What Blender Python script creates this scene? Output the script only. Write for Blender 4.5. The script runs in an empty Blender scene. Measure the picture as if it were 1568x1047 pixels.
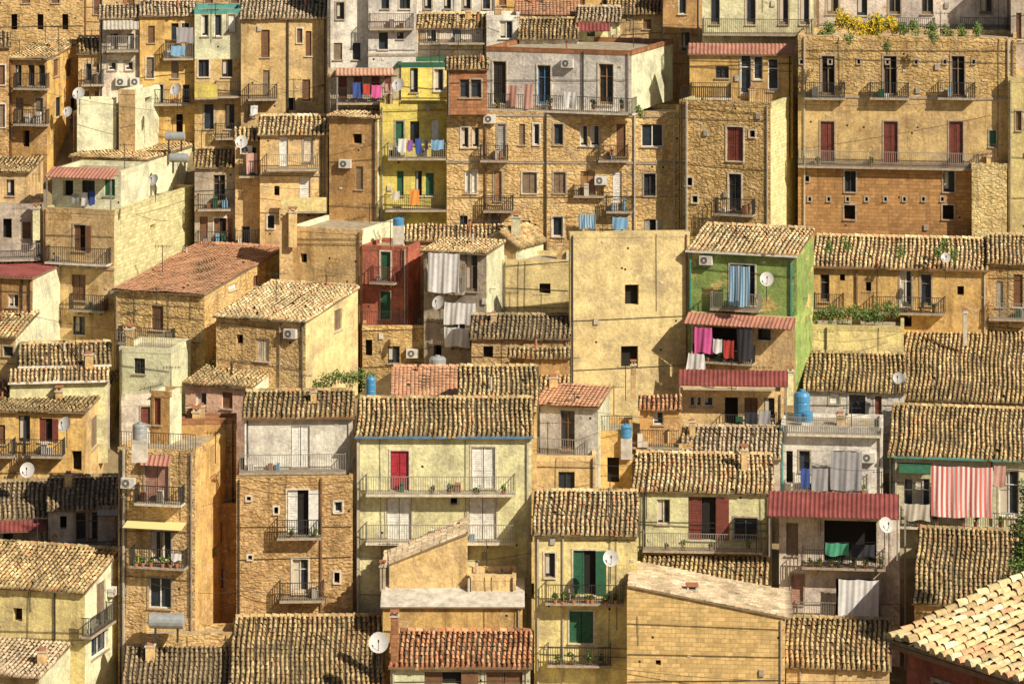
import bpy, math, random
import numpy as np
from mathutils import Vector
random.seed(7); np.random.seed(7)
F=5000.; CX=784.; HZ=-358.; H=54.
S=bpy.context.scene
def depth(py): return 228-0.0506*py
# ---------------------------------------------------------------- materials
MATS={}
class G:
    def __init__(s,name):
        s.m=bpy.data.materials.new(name); s.m.use_nodes=True
        s.t=s.m.node_tree; s.t.nodes.clear()
        s.out=s.t.nodes.new('ShaderNodeOutputMaterial')
        s.b=s.t.nodes.new('ShaderNodeBsdfPrincipled')
        s.t.links.new(s.b.outputs[0],s.out.inputs[0])
        MATS[name]=s.m
    def n(s,typ,props={},**inp):
        nd=s.t.nodes.new('ShaderNode'+typ)
        for k,v in props.items(): setattr(nd,k,v)
        for k,v in inp.items():
            key=int(k[1:]) if k[0]=='i' and k[1:].isdigit() else k
            s.set(nd.inputs[key],v)
        return nd
    def set(s,i,v):
        if hasattr(v,'is_output'): s.t.links.new(v,i)
        else: i.default_value=v
    def mul(s,a,b):
        nd=s.t.nodes.new('ShaderNodeMix'); nd.data_type='RGBA'; nd.blend_type='MULTIPLY'
        s.set(nd.inputs[0],1.); s.set(nd.inputs[6],a); s.set(nd.inputs[7],b); return nd.outputs[2]
    def mix(s,f,a,b):
        nd=s.t.nodes.new('ShaderNodeMix'); nd.data_type='RGBA'
        s.set(nd.inputs[0],f); s.set(nd.inputs[6],a); s.set(nd.inputs[7],b); return nd.outputs[2]
    def mr(s,v,a,b,c,d):
        return s.n('MapRange',i0=v,i1=a,i2=b,i3=c,i4=d).outputs[0]
    def noise(s,vec,sc,det=3.,rough=.6):
        return s.n('TexNoise',Vector=vec,Scale=sc,Detail=det,Roughness=rough).outputs[0]
    def vm(s,op,a,b=None):
        nd=s.n('VectorMath',{'operation':op},i0=a)
        if b is not None: s.set(nd.inputs[1],b)
        return nd.outputs[0]
    def sc(s,f):
        nd=s.n('CombineXYZ',i0=f,i1=f,i2=f); return nd.outputs[0]
def c4(c): return (c[0],c[1],c[2],1.)
K=(1.46,1.38,1.20)
def br_(c): return tuple(min(.88,x*k) for x,k in zip(c,K))
def wallmat(name,col,patch=0.,stone=None,block=False,contrast=.8,mortar=None,streak=1.,tint=.5):
    g=G(name); uv=g.n('TexCoord').outputs['UV']
    stone=stone or (col[0]*.8,col[1]*.75,col[2]*.7)
    mortar=mortar or tuple(x*.66 for x in stone)
    col=br_(col); stone=br_(stone); mortar=br_(mortar)
    edge=None
    if patch>0:
        if block:
            br=g.n('TexBrick',Vector=g.vm('ADD',uv,g.vm('MULTIPLY',g.n('TexNoise',Vector=uv,Scale=1.3,Detail=2.).outputs[1],(.14,.08,0))),Color1=c4(stone),Color2=c4([x*.66 for x in stone]),Mortar=c4(mortar),Scale=1.)
            br.inputs['Mortar Size'].default_value=.014; br.inputs['Brick Width'].default_value=.44; br.inputs['Row Height'].default_value=.23
            st=br.outputs[0]; edge=g.mr(br.outputs[1],0,1,1,0)
        else:
            d=g.vm('SCALE',g.n('TexNoise',Vector=uv,Scale=2.2,Detail=3.).outputs[1]); d.node.inputs[3].default_value=1.6
            v=g.vm('ADD',g.vm('MULTIPLY',uv,(4.3,7.4,1.)),d)
            vc=g.n('TexVoronoi',Vector=v,Scale=1.,Randomness=.9)
            sp=g.n('SeparateColor',i0=vc.outputs[1])
            st=g.mul(c4(stone),g.sc(g.mr(sp.outputs[0],0,1,1-.52*contrast,1+.28*contrast)))
            st=g.mix(g.mr(sp.outputs[1],.5,1,0,.6),st,c4([min(.88,stone[0]*1.22),min(.85,stone[1]*1.24),stone[2]*1.55]))
            st=g.mix(g.mr(sp.outputs[2],.7,1,0,.6),st,c4([stone[0]*.55,stone[1]*.52,stone[2]*.6]))
            edge=g.mr(vc.outputs[0],.42,.75,1,0)
            st=g.mix(edge,c4(mortar),st)
            st=g.mix(g.mr(g.noise(uv,.9,5.,.75),.50,.58,0,.62),st,c4([min(.88,stone[0]*1.1),min(.85,stone[1]*1.14),stone[2]*1.3]))
    if patch<1:
        thr=.72-patch*.4
        pl=g.mul(c4(col),g.sc(g.mr(g.noise(uv,.8,5.,.7),.3,.7,.72,1.16)))
        gr=(col[0]*.50+.03,col[1]*.48+.03,col[2]*.52+.035)
        pl=g.mix(g.mr(g.noise(g.vm('ADD',uv,(3.,21.,0.)),.45,5.,.78),.47,.62,0,.8),pl,c4(gr))
        if patch>0:
            n1=g.noise(g.vm('ADD',uv,(13.,7.,0.)),.6,5.,.68)
            mask=g.mr(n1,thr-.012,thr+.015,0,1)
            base=g.mix(mask,pl,st)
        else: base=pl
    else: base=st
    rnd=g.n('ObjectInfo').outputs['Random']
    r2=g.n('Math',{'operation':'FRACT'},i0=g.n('Math',{'operation':'MULTIPLY'},i0=rnd,i1=37.7).outputs[0]).outputs[0]
    base=g.mix(g.mr(r2,.35,1,0,tint*.75),base,g.mul(base,c4((.98,.97,1.30))))
    base=g.mul(base,g.sc(g.mr(rnd,0,1,.84,1.15)))
    sk=g.noise(g.vm('MULTIPLY',uv,(1.3,.16,1.)),1.,5.,.75)
    base=g.mix(g.mr(sk,.50,.68,0,.70*streak),base,c4((col[0]*.28,col[1]*.25,col[2]*.26)))
    base=g.mix(g.mr(g.noise(g.vm('ADD',uv,(40.,2.,0.)),.30,6.,.8),.50,.66,0,.55*streak),base,c4((col[0]*.40,col[1]*.34,col[2]*.31)))
    base=g.mul(base,g.sc(g.mr(g.noise(uv,5.,4.,.78),.3,.7,.78,1.2)))
    g.set(g.b.inputs['Base Color'],base); g.b.inputs['Roughness'].default_value=.95
    g.b.inputs['Specular IOR Level'].default_value=.08
    hh=edge if (edge is not None and patch>.5) else g.noise(uv,5.,2.,.7)
    bp=g.n('Bump',Strength=.7,Distance=.05,Height=hh)
    g.set(g.b.inputs['Normal'],bp.outputs[0])
ST=(.53,.38,.18)
wallmat('st1',(.5,.37,.18),1.,ST)
wallmat('st2',(.4,.29,.14),1.,(.42,.29,.145))
wallmat('st3',(.6,.49,.29),1.,(.62,.49,.26),contrast=.6)
wallmat('blk',(.7,.54,.28),1.,(.58,.43,.20),block=True,streak=.6)
wallmat('blkc',(.78,.66,.44),1.,(.76,.63,.39),block=True,mortar=(.6,.47,.27),streak=.25,tint=.2)
wallmat('blkb',(.5,.34,.19),1.,(.45,.27,.13),block=True,tint=.2)
wallmat('oc',(.60,.42,.165),.4,ST)
wallmat('tan',(.58,.445,.24),.34,ST)
wallmat('gold',(.66,.52,.29),.12,ST,streak=.45,tint=.1)
wallmat('mix',(.54,.415,.22),.62,ST)
wallmat('cream',(.72,.61,.40),.12,(.6,.46,.25),streak=.65)
wallmat('cream_and_lit',(.78,.68,.49),.0,(.7,.5,.3),streak=.35,tint=.2)  # pale plaster; as a side wall it paints sunlight into the colour
wallmat('white',(.62,.61,.60),.1,(.6,.45,.28),streak=.8,tint=.2)
wallmat('dwhite',(.56,.52,.46),.3,(.5,.36,.2))
wallmat('grey',(.38,.345,.29),.3,(.40,.31,.19))
wallmat('yellow',(.66,.53,.16),.0,(.7,.5,.1),streak=.4,tint=0)
wallmat('pyel',(.68,.54,.28),.0,(.7,.5,.2),streak=.6,tint=.1)
wallmat('green',(.25,.37,.13),.38,(.56,.46,.20),streak=.5,tint=0)
wallmat('red',(.38,.14,.10),.15,(.4,.2,.1),tint=0)
wallmat('brown',(.42,.27,.12),.45,(.46,.31,.15))
wallmat('brick',(.38,.2,.12),1.,(.33,.17,.10),block=True,tint=0)
wallmat('pink',(.56,.39,.30),.2,ST)
def simple(name,col,rough=.7,metal=0.,var=.2,scale=3.,bump=0.):
    g=G(name); co=g.n('TexCoord').outputs['Object']
    base=g.mul(c4(col),g.sc(g.mr(g.noise(co,scale,4.,.7),.3,.7,1-var,1+var)))
    g.set(g.b.inputs['Base Color'],base); g.b.inputs['Roughness'].default_value=rough; g.b.inputs['Metallic'].default_value=metal
    if bump:
        g.set(g.b.inputs['Normal'],g.n('Bump',Strength=bump,Distance=.03,Height=g.noise(co,scale*4,3.)).outputs[0])
    return g
for k,c in dict(w=(.78,.76,.70),b=(.20,.10,.05),g=(.03,.13,.07),r=(.20,.055,.04),x=(.42,.035,.05),k=(.05,.045,.04),y=(.40,.38,.34),u=(.10,.22,.38),o=(.40,.22,.10),p=(.46,.26,.20),c=(.66,.58,.44),n=(.25,.18,.12)).items():
    simple('wd_'+k,c,.6,0,.3,4.)
simple('iron',(.06,.055,.05),.6,.3,.3)
simple('ironl',(.36,.34,.30),.5,.3,.2)
simple('slab',(.42,.35,.26),.9,0,.35,4.)
simple('slabl',(.68,.61,.48),.9,0,.35,4.)
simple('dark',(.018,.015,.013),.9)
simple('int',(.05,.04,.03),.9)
simple('glass',(.035,.045,.06),.08,0,.4,1.)
simple('eave',(.28,.21,.13),.9,0,.3)
simple('pvc',(.56,.50,.40),.5,0,.25); simple('copper',(.28,.16,.09),.5,.2,.3); simple('teal',(.10,.34,.30),.5,0,.2)
simple('dish',(.62,.60,.57),.5,0,.15); simple('acm',(.72,.69,.63),.5,0,.2)
simple('tankb',(.08,.30,.55),.45,0,.15); simple('tankg',(.46,.48,.48),.45,.3,.2)
simple('terra',(.45,.19,.10),.8,0,.3)
simple('concrete',(.60,.55,.46),.95,0,.35,2.,.3); simple('conc2',(.44,.37,.26),.95,0,.4,2.,.3)
simple('leaf',(.07,.12,.025),.7,0,.6,5.); simple('leafy',(.75,.52,.02),.7,0,.4,5.); simple('leafl',(.16,.24,.04),.7,0,.5,5.)
simple('bark',(.10,.07,.045),.95,0,.4,6.,.6)
simple('ground',(.26,.20,.11),.95,0,.5,.6,.5)
CL=dict(w=(.8,.79,.78),p=(.68,.12,.35),r=(.5,.06,.05),b=(.05,.10,.35),lb=(.22,.42,.62),g=(.08,.35,.22),k=(.04,.04,.05),gr=(.36,.35,.36),o=(.8,.3,.06),v=(.25,.1,.35),y=(.8,.62,.12),t=(.6,.54,.44),s=(.62,.36,.30))
for k,c in CL.items(): simple('cl_'+k,c,.9,0,.12,3.)
for nm,a,b in [('cl_rw',(.78,.18,.16),(.85,.80,.76)),('cl_bw',(.12,.26,.42),(.42,.58,.70))]:
    g=G(nm); uv=g.n('TexCoord').outputs['UV']
    sx=g.n('SeparateXYZ',i0=uv).outputs[0]
    fr=g.n('Math',{'operation':'FRACT'},i0=g.n('Math',{'operation':'MULTIPLY'},i0=sx,i1=3.6 if nm=='cl_rw' else 6.).outputs[0]).outputs[0]
    g.set(g.b.inputs['Base Color'],g.mix(g.mr(fr,.48,.52,0,1),c4(a),c4(b))); g.b.inputs['Roughness'].default_value=.9
def tilemat(name,cols,dirt=.5,gain=1.2):
    g=G(name); tc=g.n('TexCoord'); uv=tc.outputs['UV']; ob=tc.outputs['Object']
    wn=g.n('TexWhiteNoise',{'noise_dimensions':'2D'},Vector=g.vm('FLOOR',uv))
    cr=g.n('ValToRGB',Fac=wn.outputs[0]); el=cr.color_ramp.elements
    cols=[tuple(min(.9,x*gain*k) for x,k in zip(c,(1.03,.97,.9))) for c in cols]
    el[0].color=c4(cols[0]); el[1].color=c4(cols[-1])
    for i,c in enumerate(cols[1:-1]): e=el.new((i+1)/(len(cols)-1)); e.color=c4(c)
    base=cr.outputs[0]
    rnd=g.n('ObjectInfo').outputs['Random']
    base=g.mul(base,g.sc(g.mr(rnd,0,1,.82,1.14)))
    base=g.mix(g.mr(g.noise(ob,.55,6.,.8),.46,.60,0,dirt),base,c4((.16,.13,.075)))
    base=g.mix(g.mr(g.noise(ob,2.2,4.,.8),.58,.67,0,.5),base,c4((.66,.56,.33)))
    base=g.mul(base,g.sc(g.mr(g.noise(ob,7.,3.,.8),.3,.7,.72,1.25)))
    g.set(g.b.inputs['Base Color'],base); g.b.inputs['Roughness'].default_value=.95; g.b.inputs['Specular IOR Level'].default_value=.1
tilemat('t1',[(.28,.22,.12),(.64,.50,.26),(.48,.36,.18),(.74,.61,.36),(.36,.29,.16),(.56,.33,.17)],.7)
tilemat('t2',[(.36,.28,.16),(.72,.58,.33),(.58,.41,.22),(.80,.70,.47),(.46,.37,.21),(.62,.36,.21)],.5)
tilemat('t3',[(.42,.18,.09),(.62,.31,.16),(.20,.10,.06),(.70,.46,.28),(.5,.23,.12)],.25)
tilemat('t4',[(.20,.17,.12),(.38,.31,.20),(.28,.22,.14),(.48,.40,.26)],.6)
tilemat('t5',[(.42,.35,.24),(.62,.53,.38),(.50,.41,.29),(.72,.64,.49),(.56,.42,.29)],.5)
tilemat('t6',[(.50,.27,.17),(.60,.35,.22),(.55,.30,.19),(.66,.42,.28)],.3,1.1)
simple('pan_shade',(.11,.08,.045),.95,0,.4,3.)  # dark sheet under the tiles, shade of the gaps painted in
simple('m_red',(.44,.20,.14),.8,0,.3,1.); simple('m_pink',(.60,.34,.22),.85,0,.3,1.); simple('m_dred',(.26,.07,.06),.6,0,.35,1.); simple('m_grey',(.5,.46,.38),.6,0,.2)
# ---------------------------------------------------------------- mesh builder
class MB:
    def __init__(s): s.v=[]; s.f=[]; s.uv=[]; s.mi=[]; s.mats=[]; s.sm=[]
    def mid(s,m):
        if m not in s.mats: s.mats.append(m)
        return s.mats.index(m)
    def poly(s,pts,mat,uvs=None,sm=False):
        b=len(s.v); s.v.extend([tuple(p) for p in pts]); s.f.append(tuple(range(b,b+len(pts))))
        s.uv.extend(uvs if uvs else [(0,0)]*len(pts)); s.mi.append(s.mid(mat)); s.sm.append(sm)
    def obj(s,name,parent=None):
        if not s.f: return None
        me=bpy.data.meshes.new(name); me.from_pydata(s.v,[],s.f)
        for m in s.mats: me.materials.append(MATS[m])
        me.polygons.foreach_set('material_index',s.mi); me.polygons.foreach_set('use_smooth',s.sm)
        ul=me.uv_layers.new(name='UVMap'); ul.data.foreach_set('uv',np.array(s.uv,dtype=np.float32).ravel())
        me.update(); o=bpy.data.objects.new(name,me); S.collection.objects.link(o)
        if parent: o.parent=parent
        return o
class Fr:
    def __init__(s,ox,oy,U,N): s.ox=ox; s.oy=oy; s.U=U; s.N=N; s.off=random.uniform(0,50)
    def pt(s,u,v,w): return (s.ox+u*s.U[0]+w*s.N[0], s.oy+u*s.U[1]+w*s.N[1], v)
    def at(s,px,py,w=0.):
        a=(px-CX)/F; x=s.ox+w*s.N[0]; y=s.oy+w*s.N[1]
        t=(a*y-x)/(s.U[0]-a*s.U[1]); yy=y+t*s.U[1]
        return t, H-(py-HZ)*yy/F
    def P(s,px,py,w=0.):
        t,z=s.at(px,py,w); return s.pt(t,z,w)
def fbox(mb,fr,u0,u1,v0,v1,w0,w1,mat):
    p=lambda u,v,w: fr.pt(u,v,w); o=fr.off
    A=[(u0,v0,w1),(u1,v0,w1),(u1,v1,w1),(u0,v1,w1)]
    mb.poly([p(*a) for a in A],mat,[(a[0]+o,a[1]) for a in A])
    A=[(u1,v0,w0),(u0,v0,w0),(u0,v1,w0),(u1,v1,w0)]
    mb.poly([p(*a) for a in A],mat,[(a[0]+o,a[1]) for a in A])
    A=[(u1,v0,w1),(u1,v0,w0),(u1,v1,w0),(u1,v1,w1)]
    mb.poly([p(*a) for a in A],mat,[(a[2]+o,a[1]) for a in A])
    A=[(u0,v0,w0),(u0,v0,w1),(u0,v1,w1),(u0,v1,w0)]
    mb.poly([p(*a) for a in A],mat,[(a[2]+o,a[1]) for a in A])
    A=[(u0,v1,w1),(u1,v1,w1),(u1,v1,w0),(u0,v1,w0)]
    mb.poly([p(*a) for a in A],mat,[(a[0]+o,a[2]) for a in A])
    A=[(u0,v0,w0),(u1,v0,w0),(u1,v0,w1),(u0,v0,w1)]
    mb.poly([p(*a) for a in A],mat,[(a[0]+o,a[2]) for a in A])
def cyl(mb,c,r,z0,z1,mat,seg=14,r1=None,cap=True):
    r1=r if r1 is None else r1
    a=[(math.cos(2*math.pi*i/seg),math.sin(2*math.pi*i/seg)) for i in range(seg)]
    for i in range(seg):
        j=(i+1)%seg
        mb.poly([(c[0]+a[i][0]*r,c[1]+a[i][1]*r,z0),(c[0]+a[j][0]*r,c[1]+a[j][1]*r,z0),(c[0]+a[j][0]*r1,c[1]+a[j][1]*r1,z1),(c[0]+a[i][0]*r1,c[1]+a[i][1]*r1,z1)],mat,None,True)
    if cap: mb.poly([(c[0]+x*r1,c[1]+y*r1,z1) for x,y in a],mat)
def rod(mb,a,b,r,mat,seg=5):
    a=Vector(a); b=Vector(b); d=(b-a).normalized(); u=d.orthogonal().normalized(); w=d.cross(u)
    R=[u*math.cos(2*math.pi*i/seg)*r+w*math.sin(2*math.pi*i/seg)*r for i in range(seg)]
    for i in range(seg):
        j=(i+1)%seg; mb.poly([a+R[i],a+R[j],b+R[j],b+R[i]],mat)
# ---------------------------------------------------------------- roofs
def tiles(mb,o,u,s,wid,sl,mat,pitch=.27,row=.38):
    if mat=='t6': pitch=.24; row=.34
    o=np.array(o,float); u=np.array(u,float); s=np.array(s,float); n=np.cross(u,s)
    nc=max(1,round(wid/pitch)); pitch=wid/nc; nr=max(1,round(sl/row)); row=sl/nr
    I,J=np.meshgrid(np.arange(nc),np.arange(nr),indexing='ij'); I=I.ravel(); J=J.ravel(); T=len(I)
    k6=.3 if mat=='t6' else 1.
    colw=np.random.normal(0,.018,nc)[I]*k6
    wan=.045*np.sin(J*.45+I*.06+nc)*(1 if sl>2.5 else 0)*k6
    a=(I+.5)*pitch+colw+wan+np.random.normal(0,.013,T)*k6
    b0=J*row-.05+(np.random.normal(0,.025,T)+.05*np.sin(I*.31+nr))*k6; b1=b0+row*1.14
    sag=-.09*np.sin(np.pi*(I+.5)/nc)*np.sin(np.pi*(J+.5)/nr)*min(1,wid/5)+ .04*np.sin(I*.37+J*.21+nc)+.025*np.sin(I*.9-J*.5)
    lift=.024+np.abs(np.random.normal(0,.014,T)); tw=np.random.normal(0,.014,T)
    ph=np.linspace(0,math.pi,5); r0=pitch*(.37 if k6==1 else .47); r1=pitch*(.31 if k6==1 else .44); hk=1.1 if k6==1 else .35
    V=np.zeros((T,2,5,3))
    for k,(b,r,c,t) in enumerate([(b0,r0,lift,tw),(b1,r1,lift*0,-tw)]):
        for q in range(5):
            aa=a-math.cos(ph[q])*r+t*k6; cc=.03+c+math.sin(ph[q])*r*hk+sag*.6+(-.05 if q in(0,4) and k6==1 else 0)
            V[:,k,q]=o+aa[:,None]*u+b[:,None]*s+cc[:,None]*n
    keep=np.random.rand(T)>.006
    base=len(mb.v); mb.v.extend(map(tuple,V.reshape(-1,3)))
    mi=mb.mid(mat); off=random.randint(0,500)
    for t in range(T):
        if not keep[t]: continue
        bb=base+t*10; uvq=(float(I[t])+off+.5,float(J[t])+.5)
        for q in range(4):
            mb.f.append((bb+q,bb+q+1,bb+6+q,bb+5+q)); mb.uv.extend([uvq]*4); mb.mi.append(mi); mb.sm.append(True)
        if J[t]==0:
            mb.f.append((bb,bb+1,bb+2,bb+3,bb+4)); mb.uv.extend([uvq]*5); mb.mi.append(mi); mb.sm.append(False)
def corr(mb,o,u,s,wid,sl,mat,pitch=.26,amp=.035):
    o=np.array(o,float); u=np.array(u,float); s=np.array(s,float); n=np.cross(u,s)
    k=max(2,int(wid/pitch*4)); pr=None
    for i in range(k+1):
        a=wid*i/k; c=.02+amp*math.sin(a/pitch*2*math.pi)
        p0=o+u*a+n*c; p1=p0+s*sl
        if pr is not None: mb.poly([pr[0],p0,p1,pr[1]],mat,None,True)
        pr=(p0,p1)
def patch(mb,o,u,s,wid,sl,kind,side=.12,front=.3,thick=.09,pitch=.27):
    o=Vector(o); u=Vector(u).normalized(); s=Vector(s).normalized(); n=u.cross(s)
    o=o-u*side-s*front+n*.02; wid+=2*side; sl+=front
    c=[o,o+u*wid,o+u*wid+s*sl,o+s*sl]; d=[p-n*thick for p in c]
    mb.poly(c,kind if kind in MATS and kind[0]!='t' else 'pan_shade')
    mb.poly(d[::-1],'eave')
    for i in range(4):
        j=(i+1)%4; mb.poly([d[i],d[j],c[j],c[i]],'eave')
    if kind[0]=='t': tiles(mb,o,u,s,wid,sl,kind,pitch)
    elif kind[0]=='m':
        corr(mb,o,u,s,wid,sl,kind)
def ridge(mb,a,b,mat,r=.16):
    a=Vector(a); b=Vector(b); L=(b-a).length; d=(b-a).normalized(); w=d.cross(Vector((0,0,1))).normalized(); k=max(1,int(L/.4)); 
    for i in range(k):
        p=a+d*(L*i/k); q=a+d*(L*(i+1.12)/k); lf=random.uniform(.02,.06); uvq=(random.randint(0,999)+.5,.5)
        for m in range(4):
            f0=math.pi*m/4; f1=math.pi*(m+1)/4
            A=lambda P,f,rr,l: P+w*math.cos(f)*rr+Vector((0,0,1))*(math.sin(f)*rr*.9+l)
            mb.poly([A(p,f0,r,lf),A(p,f1,r,lf),A(q,f1,r*.85,0),A(q,f0,r*.85,0)],mat,[uvq]*4,True)
# ---------------------------------------------------------------- walls
def opening(mb,fr,u0,v0,u1,v1,t,wm):
    k=t[0]; c='wd_'+(t[1] if len(t)>1 else 'b'); o=fr.off
    dp=.5 if k=='h' else .22
    P=fr.pt
    for q in ([(u0,v0,0),(u0,v0,-dp),(u0,v1,-dp),(u0,v1,0)],[(u1,v0,-dp),(u1,v0,0),(u1,v1,0),(u1,v1,-dp)],[(u0,v1,0),(u0,v1,-dp),(u1,v1,-dp),(u1,v1,0)],[(u0,v0,-dp),(u0,v0,0),(u1,v0,0),(u1,v0,-dp)]):
        mb.poly([P(*a) for a in q],wm,[(a[0]+a[2]+o,a[1]) for a in q])
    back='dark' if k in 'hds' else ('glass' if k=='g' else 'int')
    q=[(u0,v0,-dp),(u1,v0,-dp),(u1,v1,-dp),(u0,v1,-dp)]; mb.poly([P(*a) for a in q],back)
    W=u1-u0; Hh=v1-v0; tall=Hh>1.7
    def leaf(a,b,w0,w1):
        fbox(mb,fr,a,b,v0+.02,v1-.02,w0,w1,c)
        e=.07
        fbox(mb,fr,a+.002,a+e,v0+.025,v1-.025,w1,w1+.025,c); fbox(mb,fr,b-e,b-.002,v0+.025,v1-.025,w1,w1+.025,c)
        for z in ([v0+.025,v0+Hh*.42,v1-.12] if tall else [v0+.025,v1-.12]): fbox(mb,fr,a+e,b-e,z,z+.09,w1,w1+.025,c)
        zz=v0+.2
        while zz<v1-.2:
            fbox(mb,fr,a+e,b-e,zz,zz+.05,w1,w1+.016,c); zz+=.13
    if k=='s':
        if W>.75:
            m=(u0+u1)/2
            if random.random()<.12:
                leaf(u0+.03,m-.02,-.16,-.12); fbox(mb,fr,u1+.02,u1+W*.48,v0+.02,v1-.02,.04,.08,c)
            else: leaf(u0+.03,m-.02,-.16,-.12); leaf(m+.02,u1-.03,-.16,-.12)
        else: leaf(u0+.02,u1-.02,-.16,-.12)
    elif k in 'gd':
        e=.06; w0,w1=-.19,-.13
        fbox(mb,fr,u0,u0+e,v0,v1,w0,w1,c); fbox(mb,fr,u1-e,u1,v0,v1,w0,w1,c)
        fbox(mb,fr,u0+e,u1-e,v1-e,v1,w0,w1,c); fbox(mb,fr,u0+e,u1-e,v0,v0+e*(3 if tall else 1),w0,w1,c)
        if W>.7: fbox(mb,fr,(u0+u1)/2-.035,(u0+u1)/2+.035,v0+e*(3 if tall else 1),v1-e,w0,w1-.01,c)
        if tall: fbox(mb,fr,u0+e,u1-e,v0+Hh*.68,v0+Hh*.68+.05,w0,w1-.02,c)
        if k=='g' and random.random()<.5:
            fbox(mb,fr,u0+e,(u0+u1)/2-.04,v0+.2,v1-e,-.212,-.2,'cl_t')
    elif k=='r':
        fbox(mb,fr,u0+.02,u1-.02,v0+Hh*random.uniform(.0,.15)+.02,v1-.01,-.14,-.11,c)
        z=v0+Hh*.18
        while z<v1-.05: fbox(mb,fr,u0+.02,u1-.02,z,z+.03,-.11,-.095,c); z+=.14
def wall(mb,fr,u0,u1,z0,z1,ops,wm,trim=None,splits=None):
    cu=[u0,u1]; cz=[z0,z1]; oo=[]
    for (a,b,c,d,t) in ops:
        a,c=sorted((a,c)); b,d=sorted((b,d)); a=max(a,u0+.06); c=min(c,u1-.06); d=min(d,z1-.05); b=max(b,z0+.05)
        if c-a<.12 or d-b<.12: continue
        oo.append((a,b,c,d,t)); cu+=[a,c]; cz+=[b,d]
    cu=sorted(set(cu)); cz=sorted(set(cz)); o=fr.off
    for i in range(len(cu)-1):
        for j in range(len(cz)-1):
            x=(cu[i]+cu[i+1])/2; z=(cz[j]+cz[j+1])/2
            if any(a<x<c and b<z<d for a,b,c,d,_ in oo): continue
            A=[(cu[i],cz[j]),(cu[i+1],cz[j]),(cu[i+1],cz[j+1]),(cu[i],cz[j+1])]
            mb.poly([fr.pt(p,q,0) for p,q in A],wm,[(p+o,q) for p,q in A])
    for (a,b,c,d,t) in oo:
        opening(mb,fr,a,b,c,d,t,wm)
        if t[0]!='h' or trim:
            e=.10; tm=trim or random.choice(['slab','slabl','slab'])
            if trim or random.random()<.4:
                fbox(mb,fr,a-e,a,b,d+e,.0,.035,tm); fbox(mb,fr,c,c+e,b,d+e,.0,.035,tm); fbox(mb,fr,a,c,d,d+e,.0,.035,tm)
            fbox(mb,fr,a-.08,c+.08,b-.07,b,.0,.10,tm)
def balcony(mb,fr,x0,x1,yf,out=.85,rail='iron',hgt=1.,slab='slab',solid=None):
    u0,z=fr.at(x0,yf,out); u1,_=fr.at(x1,yf,out); 
    if u1<u0: u0,u1=u1,u0
    fbox(mb,fr,u0,u1,z-.13,z,.0,out,slab)
    for q in (.2,.5,.8):
        if u1-u0>1.2:
            uu=u0+(u1-u0)*q; fbox(mb,fr,uu-.05,uu+.05,z-.33,z-.13,0,out*.6,slab)
    if solid:
        fbox(mb,fr,u0,u1,z,z+hgt*.9,out-.1,out+.01,solid); return z
    a,b=u0+.04,u1-.04; w=out-.05; t=.014
    fbox(mb,fr,a,b,z+hgt-.035,z+hgt,w-.025,w+.025,rail); fbox(mb,fr,a,b,z+.08,z+.105,w-t,w+t,rail)
    n=max(2,int((b-a)/.13))
    for i in range(n+1):
        uu=a+(b-a)*i/n; fbox(mb,fr,uu-t,uu+t,z,z+hgt-.035,w-t,w+t,rail)
    for uu in (a,b):
        fbox(mb,fr,uu-.02,uu+.02,z+hgt-.035,z+hgt,.0,w-.025,rail)
        for i in range(6):
            ww=w*(i+.5)/6; fbox(mb,fr,uu-t,uu+t,z,z+hgt-.035,ww-t,ww+t,rail)
    for k in range(random.randint(0,3) if u1-u0>1.5 else random.randint(0,1)):
        uu=random.uniform(u0+.15,u1-.5); c=random.choice(['wd_w','terra','wd_b','cl_lb','cl_gr','acm','wd_g','cl_t'])
        hh=random.uniform(.25,.8); fbox(mb,fr,uu,uu+random.uniform(.15,.4),z+.002,z+hh,.15,.15+random.uniform(.15,.35),c)
    return z
HL={}; ALLH=[]
def R_(xs,y0,y1,w,t): return [(x-w/2,y0,x+w/2,y1,t) for x in xs]
def ac(fr,px,py,w=.05,sc=1.,uv=None):
    mb=MB(); u,z=uv if uv else fr.at(px,py,w)
    fbox(mb,fr,u-.4*sc,u+.4*sc,z-.28*sc,z+.28*sc,w,w+.3,'acm')
    c=Vector(fr.pt(u-.1*sc,z,w+.304)); U=Vector((fr.U[0],fr.U[1],0)); Z=Vector((0,0,1))
    for r,m,o in((.22,'dark',0),(.07,'acm',.004)):
        Nn=Vector((fr.N[0],fr.N[1],0))*o
        mb.poly([c+Nn+(U*math.cos(2*math.pi*i/16)+Z*math.sin(2*math.pi*i/16))*r*sc for i in range(16)],m)
    for k in range(-3,4): fbox(mb,fr,u-.32*sc,u+.13*sc,z+k*.07*sc-.006,z+k*.07*sc+.006,w+.306,w+.315,'acm')
    fbox(mb,fr,u-.35*sc,u-.3*sc,z-.34*sc,z-.28*sc,0,w+.28,'iron'); fbox(mb,fr,u+.3*sc,u+.35*sc,z-.34*sc,z-.28*sc,0,w+.28,'iron')
    mb.obj('air_conditioner')
hid=[0]
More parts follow.
